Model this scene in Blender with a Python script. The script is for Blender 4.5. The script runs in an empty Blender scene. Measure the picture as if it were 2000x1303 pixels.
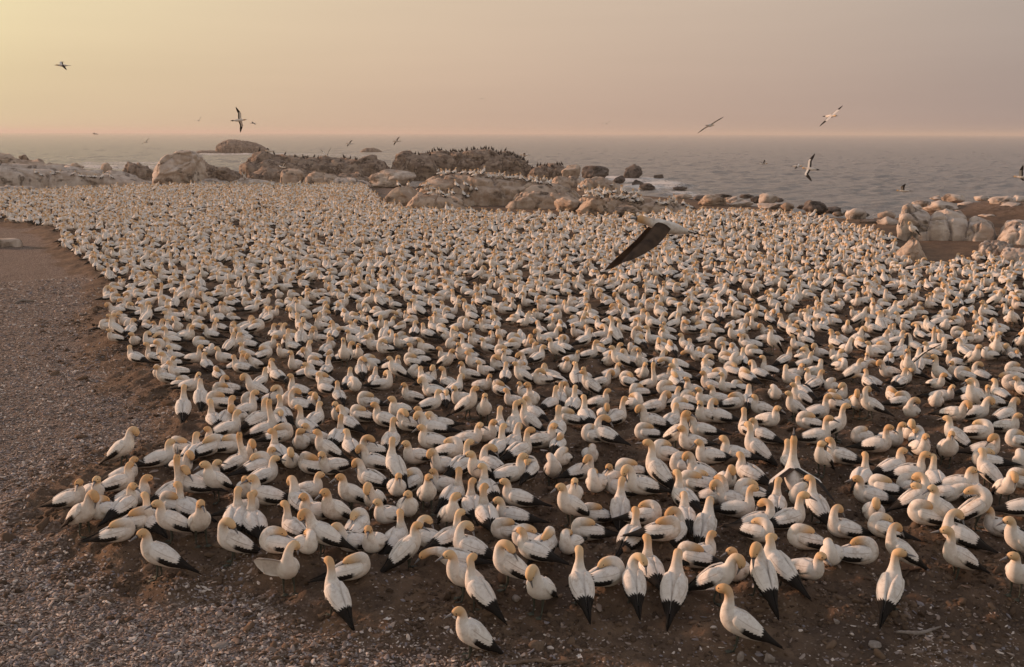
import bpy, bmesh, math, random
import numpy as np
from mathutils import Vector, Matrix, Euler
from mathutils.bvhtree import BVHTree

R = math.radians
scene = bpy.context.scene
COL = scene.collection
rng = np.random.default_rng(7)
random.seed(7)

# ------------------------------------------------------------------ camera
CAM_H, F_PX, CX, CY = 5.5, 1980.0, 1000.0, 651.5
PITCH, ROLL = math.atan((CY - 260.0) / F_PX), R(0.17)
cam_d = bpy.data.cameras.new('camera')
cam = bpy.data.objects.new('camera', cam_d)
COL.objects.link(cam)
cam_d.sensor_width = 36.0
cam_d.lens = 36.0 * F_PX / 2000.0
cam_d.clip_start, cam_d.clip_end = 0.1, 60000
CAM_M = Matrix.Translation((0, 0, CAM_H)) @ Matrix.Rotation(math.pi / 2 - PITCH, 4, 'X') @ Matrix.Rotation(ROLL, 4, 'Z')
cam.matrix_world = CAM_M
scene.camera = cam

# ------------------------------------------------------------------ sky
SUN_AZ, SUN_EL = R(-66), R(11)          # azimuth from the view direction (+Y), negative = left
SUN_DIR = Vector((math.sin(SUN_AZ) * math.cos(SUN_EL), math.cos(SUN_AZ) * math.cos(SUN_EL), math.sin(SUN_EL)))
world = bpy.data.worlds.new("World")
scene.world = world
world.use_nodes = True
wt = world.node_tree
wt.nodes.clear()
W = lambda t: wt.nodes.new(t)
def SK(nd, name, o=0):
    return [k for k in (nd.outputs if o else nd.inputs) if k.name == name and k.type == 'RGBA'][0]
out = W('ShaderNodeOutputWorld')
bg = W('ShaderNodeBackground')
bg.inputs['Strength'].default_value = 0.1
sky = W('ShaderNodeTexSky')
sky.sky_type = 'NISHITA'
sky.sun_disc = False
sky.sun_elevation = SUN_EL
sky.sun_rotation = SUN_AZ
sky.dust_density = 6.0
sky.air_density = 1.2
tc = W('ShaderNodeTexCoord')
dot = W('ShaderNodeVectorMath'); dot.operation = 'DOT_PRODUCT'
dot.inputs[1].default_value = SUN_DIR
wt.links.new(tc.outputs['Generated'], dot.inputs[0])
mr = W('ShaderNodeMapRange')
mr.inputs['From Min'].default_value = -1.0
mr.inputs['From Max'].default_value = 1.0
wt.links.new(dot.outputs['Value'], mr.inputs['Value'])
ramp = W('ShaderNodeValToRGB')           # evening haze: its colour by angle from the sun
cr = ramp.color_ramp
cr.interpolation = 'B_SPLINE'
HAZE_STOPS = [(0.0, (3.5, 3.5, 4.0)), (0.30, (3.8, 3.65, 3.9)), (0.40, (4.2, 3.75, 3.7)), (0.46, (4.6, 3.85, 3.45)), (0.56, (5.8, 4.6, 3.8)), (0.68, (7.2, 5.55, 4.25)),
              (0.78, (8.1, 6.3, 4.5)), (0.87, (8.9, 7.4, 4.7)), (0.92, (10.2, 9.0, 5.2)), (0.97, (12.5, 10.6, 6.2)), (1.0, (14, 12, 7.5))]
for q, (p, c) in enumerate(HAZE_STOPS):   # a ramp holds 0..1; scaled up again below
    e = cr.elements[0] if q == 0 else cr.elements[1] if p == 1.0 else cr.elements.new(p)
    e.color = (*[k / 14.0 for k in c], 1)
wt.links.new(mr.outputs['Result'], ramp.inputs['Fac'])
nz = W('ShaderNodeTexNoise')             # faint uneven bands of haze
nz.inputs['Scale'].default_value = 2.2
nz.inputs['Detail'].default_value = 3.0
mp = W('ShaderNodeMapping')
mp.inputs['Scale'].default_value = (1, 1, 14)
wt.links.new(tc.outputs['Generated'], mp.inputs['Vector'])
wt.links.new(mp.outputs['Vector'], nz.inputs['Vector'])
nm = W('ShaderNodeMapRange')
nm.inputs['To Min'].default_value, nm.inputs['To Max'].default_value = 0.93 * 14, 1.07 * 14
wt.links.new(nz.outputs['Fac'], nm.inputs['Value'])
hz = W('ShaderNodeVectorMath'); hz.operation = 'SCALE'
wt.links.new(ramp.outputs['Color'], hz.inputs[0])
wt.links.new(nm.outputs['Result'], hz.inputs['Scale'])
mix = W('ShaderNodeMix'); mix.data_type = 'RGBA'
mix.inputs['Factor'].default_value = 0.12
sx = W('ShaderNodeSeparateXYZ')          # thicker, redder air towards the horizon
wt.links.new(tc.outputs['Generated'], sx.inputs[0])
ex = W('ShaderNodeMapRange'); ex.interpolation_type = 'SMOOTHSTEP'
ex.inputs['From Min'].default_value, ex.inputs['From Max'].default_value = -0.02, 0.15
wt.links.new(sx.outputs['Z'], ex.inputs['Value'])
em = W('ShaderNodeMix'); em.data_type = 'RGBA'
SK(em, 'A').default_value, SK(em, 'B').default_value = (.84, .775, .785, 1), (1, 1, 1, 1)
wt.links.new(ex.outputs['Result'], em.inputs['Factor'])
mu = W('ShaderNodeVectorMath'); mu.operation = 'MULTIPLY'
wt.links.new(hz.outputs['Vector'], mu.inputs[0])
wt.links.new(SK(em, 'Result', 1), mu.inputs[1])
zx = W('ShaderNodeMapRange'); zx.interpolation_type = 'SMOOTHSTEP'   # clearer, bluer air overhead
zx.inputs['From Min'].default_value, zx.inputs['From Max'].default_value = 0.16, 0.75
wt.links.new(sx.outputs['Z'], zx.inputs['Value'])
zm = W('ShaderNodeMix'); zm.data_type = 'RGBA'
SK(zm, 'B').default_value = (4.1, 4.1, 4.6, 1)
wt.links.new(zx.outputs['Result'], zm.inputs['Factor'])
wt.links.new(mu.outputs['Vector'], SK(zm, 'A'))
wt.links.new(SK(zm, 'Result', 1), SK(mix, 'A'))
wt.links.new(sky.outputs['Color'], SK(mix, 'B'))
wt.links.new(SK(mix, 'Result', 1), bg.inputs['Color'])
wt.links.new(bg.outputs['Background'], out.inputs['Surface'])

# ------------------------------------------------------------------ sun, exposure
sd = bpy.data.lights.new('sun', 'SUN')
sd.energy = 4.2
sd.angle = R(5)
sd.color = (1.0, 0.58, 0.37)
sun = bpy.data.objects.new('sun', sd)
COL.objects.link(sun)
sun.rotation_euler = (-SUN_DIR).to_track_quat('-Z', 'Y').to_euler()
vs = scene.view_settings
vs.view_transform, vs.look, vs.exposure, vs.gamma, vs.use_curve_mapping = 'Standard', 'None', 0.0, 1.0, False
scene.render.engine = 'CYCLES'
scene.cycles.max_bounces = 6
scene.cycles.diffuse_bounces = 3
scene.cycles.volume_bounces = 1

# ------------------------------------------------------------------ numpy noise
_P = np.random.default_rng(3).permutation(512).astype(np.int64)
_P = np.concatenate([_P, _P, _P])
def _h(i, j, k):
    return _P[(_P[(_P[i & 511] + j) & 511] + k) & 511] / 255.5 - 1.0
def noise3(x, y, z):
    x, y, z = np.broadcast_arrays(np.asarray(x, float), np.asarray(y, float), np.asarray(z, float))
    i, j, k = np.floor(x).astype(np.int64), np.floor(y).astype(np.int64), np.floor(z).astype(np.int64)
    fx, fy, fz = x - i, y - j, z - k
    u, v, w = [t * t * t * (t * (t * 6 - 15) + 10) for t in (fx, fy, fz)]
    L = lambda a, b, t: a + (b - a) * t
    return L(L(L(_h(i, j, k), _h(i + 1, j, k), u), L(_h(i, j + 1, k), _h(i + 1, j + 1, k), u), v),
             L(L(_h(i, j, k + 1), _h(i + 1, j, k + 1), u), L(_h(i, j + 1, k + 1), _h(i + 1, j + 1, k + 1), u), v), w)
def fbm(x, y, z=0.0, octaves=4, gain=0.5):
    s, a, f = 0, 1.0, 1.0
    for o in range(octaves):
        s = s + a * noise3(np.asarray(x) * f + o * 17.3, np.asarray(y) * f + o * 9.1, np.asarray(z) * f + o * 5.7)
        a *= gain; f *= 2.03
    return s
def sstep(a, b, x):
    t = np.clip((x - a) / (b - a), 0, 1)
    return t * t * (3 - 2 * t)

# ------------------------------------------------------------------ pixels to places
SEA_Z = -1.5
CAM_R = np.array(CAM_M.to_3x3())
def ray(px, py):
    d = CAM_R @ np.array([(px - CX) / F_PX, -(py - CY) / F_PX, -1.0])
    return d / np.linalg.norm(d)
def on_plane(px, py, z=0.0):
    d = ray(px, py)
    t = (z - CAM_H) / d[2]
    return np.array([0, 0, CAM_H]) + d * t
def project(P):
    q = CAM_R.T @ (np.asarray(P, float).reshape(-1, 3) - np.array([0, 0, CAM_H])).T
    return np.stack([CX + F_PX * q[0] / -q[2], CY - F_PX * q[1] / -q[2]], 1)

def poly_sdf(poly, x, y):                # positive inside
    x, y = np.asarray(x, float), np.asarray(y, float)
    d2 = np.full(x.shape, 1e18)
    ins = np.zeros(x.shape, bool)
    n = len(poly)
    for a in range(n):
        (x0, y0), (x1, y1) = poly[a], poly[(a + 1) % n]
        ex, ey = x1 - x0, y1 - y0
        t = np.clip(((x - x0) * ex + (y - y0) * ey) / (ex * ex + ey * ey + 1e-12), 0, 1)
        d2 = np.minimum(d2, (x - x0 - t * ex) ** 2 + (y - y0 - t * ey) ** 2)
        c = ((y0 > y) != (y1 > y)) & (x < (x1 - x0) * (y - y0) / (y1 - y0 + 1e-12) + x0)
        ins ^= c
    return np.where(ins, 1, -1) * np.sqrt(d2)

COLONY_PX = [(-260, 380), (0, 380), (150, 374), (300, 368), (450, 366), (720, 368), (752, 404), (800, 413), (900, 420),
             (1130, 430), (1200, 430), (1320, 424), (1380, 418), (1480, 421), (1600, 434), (1690, 453), (1756, 477),
             (1766, 520), (1830, 528), (1890, 508), (2000, 532), (2150, 560), (2400, 700), (2500, 1000), (2400, 1230),
             (2000, 1212), (1760, 1212), (1530, 1215), (1300, 1222), (1080, 1225), (900, 1215), (700, 1225), (640, 1185),
             (460, 1140), (330, 1140), (190, 1110), (100, 1050), (90, 985), (180, 930), (240, 890), (330, 870), (345, 815), (300, 775),
             (250, 730), (200, 690), (175, 640), (200, 590), (190, 550), (150, 520), (110, 495), (105, 472), (70, 448), (0, 438), (-260, 430)]
COLONY = [tuple(on_plane(*p)[:2]) for p in COLONY_PX]
_L = lambda px, py: tuple(on_plane(px, py)[:2])
LAND = [(-300, -200), (300, -200), (300, 66), (70, 72), _L(2000, 405), _L(1830, 420), _L(1740, 436), _L(1640, 425), _L(1500, 403), _L(1400, 396),
        _L(1330, 386), _L(1200, 376), _L(1100, 368), _L(900, 366), _L(700, 359), _L(540, 357), _L(300, 360), _L(100, 356), _L(-300, 352), (-300, 110)]

def height(x, y):
    x, y = np.asarray(x, float), np.asarray(y, float)
    s = poly_sdf(COLONY, x, y) + 0.25 * fbm(x * .9, y * .9, 1.0, 3)
    near = np.exp(-np.hypot(x, y) / 45.0)
    z = 0.16 * sstep(-0.7, 0.5, s)
    bumps = fbm(x * 1.5, y * 1.5, 3.3, 3)
    z = z + sstep(-0.8, 0.3, s) * (0.13 * bumps + 0.06 * (1 - 2 * np.abs(noise3(x * 2.6, y * 2.6, 4.4))) + 0.040 * fbm(x * 4.5, y * 4.5, 8.0, 3)) * (0.35 + 0.65 * near)
    z = z + (0.03 * fbm(x * .7, y * .7, 6.1, 3) + 0.018 * fbm(x * 6, y * 6, 2.0, 3)) * (0.3 + 0.7 * near)
    z = z + 1.8 * np.exp(-(((x - 38) / 11.0) ** 2 + ((y - 64) / 7.5) ** 2) ** 1.5) * (1 + .1 * fbm(x * .3, y * .3, 4, 3))
    z = z + 0.22 * np.exp(-(((x - 27) / 6.0) ** 2 + ((y - 51) / 4.5) ** 2) ** 2)
    l = poly_sdf(LAND, x, y)
    z = z - 3.2 * sstep(1.0, -9.0, l + 0.8 * fbm(x * .25, y * .25, 5, 2))
    return z
def ground_at(px, py):
    z = 0.1
    for _ in range(5):
        p = on_plane(px, py, z)
        z = float(height(p[0:1], p[1:2])[0])
    return np.array([p[0], p[1], z])

NESTS = np.zeros((0, 2))
def nest(x, y):
    """low guano mounds the near gannets sit on"""
    x, y = np.asarray(x, float), np.asarray(y, float)
    out = np.zeros(x.shape)
    m = np.where((y < 24) & (y > 7) & (np.abs(x) < 14))[0]
    for c in range(0, len(m), 20000):
        k = m[c:c + 20000]
        d2 = ((x[k, None] - NESTS[None, :, 0]) ** 2 + (y[k, None] - NESTS[None, :, 1]) ** 2).min(1)
        d = np.sqrt(d2) * (1 + .25 * noise3(x[k] * 5, y[k] * 5, 1.0))
        out[k] = .075 * np.exp(-(d / .27) ** 4)
    return out

# ------------------------------------------------------------------ object helpers
def mesh_from(name, verts, faces, mat=None, smooth=True, uv=None, attrs=None):
    me = bpy.data.meshes.new(name)
    me.from_pydata([tuple(v) for v in np.asarray(verts)], [], [tuple(int(i) for i in f) for f in faces])
    if smooth:
        me.shade_smooth()
    if mat is not None:
        for m in (mat if isinstance(mat, (list, tuple)) else [mat]):
            me.materials.append(m)
    if uv is not None:
        l = me.uv_layers.new(name='UVMap')
        li = np.empty(len(me.loops), np.int32)
        me.loops.foreach_get('vertex_index', li)
        l.data.foreach_set('uv', np.asarray(uv, np.float32)[li].ravel())
    for k, v in (attrs or {}).items():
        a = me.attributes.new(k, 'FLOAT', 'POINT')
        a.data.foreach_set('value', np.asarray(v, np.float32))
    return me
def grid_mesh_fast(name, V, nr, nc, mat, attrs=None, wrap=False):
    idx = np.arange(nr * nc).reshape(nr, nc)
    if wrap:
        idx = np.concatenate([idx, idx[:, :1]], 1)
    q = np.stack([idx[:-1, :-1], idx[:-1, 1:], idx[1:, 1:], idx[1:, :-1]], -1).reshape(-1, 4)
    me = bpy.data.meshes.new(name)
    me.vertices.add(len(V)); me.vertices.foreach_set('co', np.asarray(V, np.float32).ravel())
    me.loops.add(q.size); me.loops.foreach_set('vertex_index', q.ravel().astype(np.int32))
    me.polygons.add(len(q)); me.polygons.foreach_set('loop_start', np.arange(0, q.size, 4, dtype=np.int32))
    me.update(calc_edges=True)
    me.shade_smooth()
    me.materials.append(mat)
    for k, v in (attrs or {}).items():
        a = me.attributes.new(k, 'FLOAT', 'POINT')
        a.data.foreach_set('value', np.asarray(v, np.float32))
    return me
def link(name, data, parent=None, loc=None, rot=None, scale=None):
    o = bpy.data.objects.new(name, data)
    COL.objects.link(o)
    if parent: o.parent = parent
    if loc is not None: o.location = loc
    if rot is not None: o.rotation_euler = rot
    if scale is not None: o.scale = (scale,) * 3 if isinstance(scale, (int, float)) else scale
    return o
def tag(o, label=None, cat=None, group=None, kind=None):
    if label: o['label'] = label
    if cat: o['category'] = cat
    if group: o['group'] = group
    if kind: o['kind'] = kind
    return o

# ------------------------------------------------------------------ materials
class NT:
    def __init__(s, name):
        s.m = bpy.data.materials.new(name); s.m.use_nodes = True
        s.t = s.m.node_tree
        s.b = s.t.nodes['Principled BSDF']
    def n(s, typ, **kw):
        nd = s.t.nodes.new(typ)
        for k, v in kw.items():
            if k.startswith('_'): setattr(nd, k[1:], v)
            else: nd.inputs[k.replace('__', ' ')].default_value = v
        return nd
    def l(s, a, b): s.t.links.new(a, b)
    def noise(s, scale, detail=4, rough=.55, vec=None, dist=0.0):
        nd = s.n('ShaderNodeTexNoise', Scale=scale, Detail=detail, Roughness=rough, Distortion=dist)
        if vec: s.l(vec, nd.inputs['Vector'])
        return nd.outputs['Fac']
    def rng(s, v, a, b, c=0.0, d=1.0):
        nd = s.n('ShaderNodeMapRange'); nd.clamp = True
        for i, x in zip((1, 2, 3, 4), (a, b, c, d)): nd.inputs[i].default_value = x
        s.l(v, nd.inputs[0]); return nd.outputs[0]
    def math(s, op, a, b=0.0, c=None):
        nd = s.n('ShaderNodeMath', _operation=op)
        for i, x in enumerate((a, b) if c is None else (a, b, c)):
            if hasattr(x, 'is_output'): s.l(x, nd.inputs[i])
            else: nd.inputs[i].default_value = x
        return nd.outputs[0]
    def mix(s, f, a, b):
        nd = s.n('ShaderNodeMix', _data_type='RGBA')
        for k, x in (('Factor', f), ('A', a), ('B', b)):
            sock = nd.inputs[k] if k == 'Factor' else [i for i in nd.inputs if i.name == k and i.type == 'RGBA'][0]
            if hasattr(x, 'is_output'): s.l(x, sock)
            elif k == 'Factor': sock.default_value = x
            else: sock.default_value = (*x, 1)
        return [o for o in nd.outputs if o.type == 'RGBA'][0]
    def bump(s, h, strength=.5, dist=.02, prev=None):
        nd = s.n('ShaderNodeBump', Strength=strength, Distance=dist)
        s.l(h, nd.inputs['Height'])
        if prev: s.l(prev, nd.inputs['Normal'])
        return nd.outputs[0]
    def done(s, col, rough=.8, normal=None, spec=.3):
        if hasattr(col, 'is_output'): s.l(col, s.b.inputs['Base Color'])
        else: s.b.inputs['Base Color'].default_value = (*col, 1)
        if hasattr(rough, 'is_output'): s.l(rough, s.b.inputs['Roughness'])
        else: s.b.inputs['Roughness'].default_value = rough
        s.b.inputs['Specular IOR Level'].default_value = spec
        if normal: s.l(normal, s.b.inputs['Normal'])
        return s.m
    def pos(s): return s.n('ShaderNodeNewGeometry').outputs['Position']
    def obj(s): return s.n('ShaderNodeTexCoord').outputs['Object']
    def rnd(s): return s.n('ShaderNodeObjectInfo').outputs['Random']
    def attr(s, name): return s.n('ShaderNodeAttribute', _attribute_name=name).outputs['Fac']
    def uv(s):
        nd = s.n('ShaderNodeSeparateXYZ'); s.l(s.n('ShaderNodeTexCoord').outputs['UV'], nd.inputs[0])
        return nd.outputs[0], nd.outputs[1]

def plumage():
    s = NT('gannet_plumage'); u, v = s.uv(); r = s.rnd(); ob = s.obj()
    n1 = s.noise(14, 3, vec=ob)
    dirt = s.rng(s.math('ADD', s.noise(9, 5, .7, vec=ob), s.math('MULTIPLY', r, .16)), .60, .80)
    white = s.mix(s.rng(n1, .3, .7), (.79, .755, .715), (.66, .605, .55))
    soil_ = s.math('MULTIPLY', s.rng(s.math('FRACT', s.math('MULTIPLY', r, 5.37)), .45, 1.0), .55)
    white = s.mix(s.math('MULTIPLY', soil_, s.rng(s.noise(5, 4, .7, vec=ob), .40, .66)), white, (.47, .36, .28))
    white = s.mix(s.math('MULTIPLY', dirt, .55), white, (.34, .25, .18))
    gold = s.mix(r, (.68, .49, .29), (.58, .355, .175))
    h = s.rng(s.math('ADD', u, s.math('MULTIPLY', s.math('SUBTRACT', n1, .5), .14)), .44, .90)
    c = s.mix(h, white, gold)
    face = s.rng(u, .972, .985)
    c = s.mix(face, c, (.05, .05, .06))
    b = s.bump(s.noise(120, 3, vec=ob), .25, .006)
    return s.done(c, .85, b, .15)
def wing_mat():
    s = NT('gannet_wing'); u, v = s.uv(); ob = s.obj(); r = s.rnd()
    n = s.noise(16, 3, vec=ob)
    saw = s.math('FRACT', s.math('MULTIPLY', v, 6.0))
    sawu = s.math('FRACT', s.math('MULTIPLY', u, 13.0))
    uu = s.math('ADD', s.math('ADD', u, s.math('MULTIPLY', saw, .05)), s.math('MULTIPLY', s.math('SUBTRACT', n, .5), .05))
    tip = s.rng(uu, .655, .675)
    vv = s.math('ADD', s.math('ADD', v, s.math('MULTIPLY', sawu, .06)), s.math('MULTIPLY', u, .20))
    band = s.math('MULTIPLY', s.rng(vv, .815, .835), s.rng(u, .22, .30))
    blk = s.math('MAXIMUM', tip, band)
    white = s.mix(s.rng(n, .3, .7), (.81, .78, .745), (.68, .64, .595))
    dirt = s.rng(s.math('ADD', s.noise(8, 5, .7, vec=ob), s.math('MULTIPLY', r, .14)), .60, .78)
    white = s.mix(s.math('MULTIPLY', dirt, .5), white, (.36, .27, .20))
    # thin grey seams between the covert feathers
    seam = s.math('MULTIPLY', s.rng(s.math('ABSOLUTE', s.math('SUBTRACT', sawu, .5)), .40, .49), s.rng(saw, .55, .9))
    white = s.mix(s.math('MULTIPLY', seam, .35), white, (.42, .36, .31))
    crv = s.math('ABSOLUTE', s.math('SUBTRACT', v, s.math('ADD', .40, s.math('MULTIPLY', s.math('SINE', s.math('MULTIPLY', u, 5.0)), .13))))
    crease = s.math('MULTIPLY', s.rng(crv, .030, .008), s.math('MULTIPLY', s.rng(u, .08, .16), s.rng(u, .62, .5)))
    white = s.mix(s.math('MULTIPLY', crease, s.math('ADD', .25, s.math('MULTIPLY', r, .5))), white, (.30, .23, .18))
    c = s.mix(blk, white, (.011, .009, .008))
    b = s.bump(s.math('ADD', sawu, s.math('MULTIPLY', saw, .6)), .35, .006)
    return s.done(c, .75, b, .2)
def fly_wing_mat():
    s = NT('gannet_flight_wing'); u, v = s.uv(); n = s.noise(14, 3, vec=s.obj())
    uu = s.math('ADD', u, s.math('MULTIPLY', s.math('SUBTRACT', n, .5), .06))
    blk = s.math('MAXIMUM', s.rng(uu, .50, .53), s.rng(v, .60, .64))
    c = s.mix(blk, (.76, .73, .69), (.025, .02, .018))
    return s.done(c, .8, None, .15)
def simple(name, col, rough=.7, var=None, scale=20, spec=.3, bump=0):
    s = NT(name); ob = s.obj()
    n = s.noise(scale, 4, vec=ob)
    c = s.mix(s.rng(n, .3, .7), col, var or tuple(x * .75 for x in col))
    return s.done(c, rough, s.bump(n, bump, .01) if bump else None, spec)

M_BODY, M_WING, M_FLY = plumage(), wing_mat(), fly_wing_mat()
M_BROWNW = simple('gannet_brown_wing', (.10, .066, .046), .8, (.035, .025, .02), 7, .15, .4)
M_UNDER = simple('gannet_underwing', (.76, .72, .68), .85, (.62, .57, .52), 26, .15, .4)
M_TAIL = simple('gannet_tail_black', (.012, .010, .009), .8, spec=.12)
M_BILL = simple('gannet_bill', (.23, .235, .255), .45, (.15, .15, .16))
M_EYE = simple('gannet_eye', (.02, .02, .022), .2)
M_LEG = simple('gannet_leg', (.035, .035, .03), .6, (.07, .08, .06))
M_CORM = simple('cormorant_black', (.03, .026, .024), .75)

def ground_mat():
    s = NT('ground_soil_gravel'); P = s.pos(); g = s.attr('gravel')
    big, mid, fine = s.noise(.7, 4, vec=P), s.noise(3.5, 5, .6, vec=P), s.noise(24, 5, .65, vec=P)
    soil = s.mix(s.rng(mid, .3, .7), (.095, .063, .044), (.21, .143, .097))
    soil = s.mix(s.rng(big, .45, .7), soil, (.075, .054, .043))
    cl = s.noise(9.0, 6, .7, vec=P)
    soil = s.mix(s.rng(cl, .56, .72), soil, (.05, .034, .025))
    vor = s.n('ShaderNodeTexVoronoi', Scale=26.0); s.l(P, vor.inputs['Vector'])
    vor2 = s.n('ShaderNodeTexVoronoi', Scale=11.0); s.l(P, vor2.inputs['Vector'])
    sep = s.n('ShaderNodeSeparateColor'); s.l(vor.outputs['Color'], sep.inputs[0])
    chip = s.mix(sep.outputs[0], (.19, .14, .115), (.40, .325, .285))
    chip = s.mix(s.rng(sep.outputs[1], .85, .9), chip, (.48, .42, .38))
    grav = s.mix(s.rng(vor.outputs['Distance'], .25, .75), chip, (.11, .075, .058))
    grav = s.mix(s.rng(mid, .62, .80), grav, (.13, .085, .06))
    m = s.rng(s.math('ADD', g, s.math('MULTIPLY', s.math('SUBTRACT', mid, .5), .9)), .35, .75)
    c = s.mix(m, soil, grav)
    spk = s.math('MULTIPLY', s.rng(sep.outputs[2], .86, .90), s.rng(vor.outputs['Distance'], .45, .30))
    c = s.mix(s.math('MULTIPLY', spk, .6), c, (.36, .29, .24))
    hgt = s.math('ADD', s.math('MULTIPLY', fine, .6), s.math('MULTIPLY', s.math('SUBTRACT', 1.0, vor.outputs['Distance']), s.math('MULTIPLY', m, .8)))
    b = s.bump(hgt, .9, .04, s.bump(cl, .9, .06, s.bump(mid, .5, .06)))
    return s.done(c, .95, b, .15)
def rock_mat(name, pale, brown, guano, gscale=.5, bscale=1.0):
    s = NT(name); P = s.pos()
    mp = s.n('ShaderNodeMapping'); mp.inputs['Scale'].default_value = (1, 1, 2.6); s.l(P, mp.inputs['Vector'])
    a, f = s.noise(gscale, 6, .6, vec=mp.outputs[0], dist=.6), s.noise(3.0 * bscale, 6, .65, vec=P)
    st = s.n('ShaderNodeMapping'); st.inputs['Scale'].default_value = (1.6, 1.6, .22); s.l(P, st.inputs['Vector'])
    streak = s.noise(1.3, 5, .6, vec=st.outputs[0])
    c = s.mix(s.rng(a, .40, .60), brown, pale)
    c = s.mix(s.math('MULTIPLY', s.rng(streak, .5, .68), .75), c, guano)
    c = s.mix(s.math('MULTIPLY', s.rng(f, .55, .75), .6), c, tuple(x * .5 for x in brown))
    vor = s.n('ShaderNodeTexVoronoi', _feature='DISTANCE_TO_EDGE', Scale=.55 * bscale)
    nd = s.n('ShaderNodeTexNoise', Scale=.9, Detail=4.0); s.l(P, nd.inputs['Vector'])
    ad = s.n('ShaderNodeMix', _data_type='VECTOR', Factor=.35)
    vi = [i for i in ad.inputs if i.type == 'VECTOR']
    s.l(mp.outputs[0], vi[0]); s.l(nd.outputs['Color'], vi[1])
    s.l([o for o in ad.outputs if o.type == 'VECTOR'][0], vor.inputs['Vector'])
    crack = s.rng(vor.outputs['Distance'], .0, .03)
    c = s.mix(s.math('MULTIPLY', s.math('SUBTRACT', 1.0, crack), .85), c, tuple(x * .22 for x in brown))
    b = s.bump(crack, .6, .12, s.bump(f, .75, .10, s.bump(a, .5, .2)))
    return s.done(c, .92, b, .2)
M_GROUND = ground_mat()
M_PALE = rock_mat('rock_pale_guano', (.58, .505, .45), (.40, .32, .265), (.68, .61, .555))
M_TAN = rock_mat('rock_tan', (.50, .395, .315), (.34, .25, .19), (.56, .47, .395))
M_DARK = rock_mat('rock_dark_brown', (.31, .235, .18), (.16, .115, .09), (.40, .32, .265), .8, 1.4)
M_WET = rock_mat('rock_wet', (.15, .122, .108), (.075, .06, .053), (.22, .19, .17), .8, 1.4)

def sea_mat():
    s = NT('sea_water'); P = s.pos(); fo = s.attr('foam')
    mp = s.n('ShaderNodeMapping'); mp.inputs['Scale'].default_value = (.55, 1.0, 1.0); s.l(P, mp.inputs['Vector'])
    n1, n2 = s.noise(1.5, 5, .65, vec=mp.outputs[0]), s.noise(5.0, 3, .6, vec=mp.outputs[0])
    rg = s.math('SUBTRACT', 1.0, s.math('ABSOLUTE', s.math('MULTIPLY', s.math('SUBTRACT', n1, .5), 4.0)))
    rg = s.math('POWER', s.math('MAXIMUM', rg, 0.0), 2.0)
    b = s.bump(rg, .8, .18, s.bump(n1, .4, .25, s.bump(n2, .3, .06)))
    fn = s.noise(1.1, 8, .75, vec=P, dist=.8)
    f = s.rng(s.math('ADD', fo, s.math('MULTIPLY', s.math('SUBTRACT', fn, .5), 1.9)), .55, .82)
    c = s.mix(f, (.24, .235, .235), (.78, .75, .73))
    ro = s.mix(f, (.22, .22, .22), (.9, .9, .9))
    s.b.inputs['IOR'].default_value = 1.33
    return s.done(c, ro, b, .5)
M_SEA = sea_mat()

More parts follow.
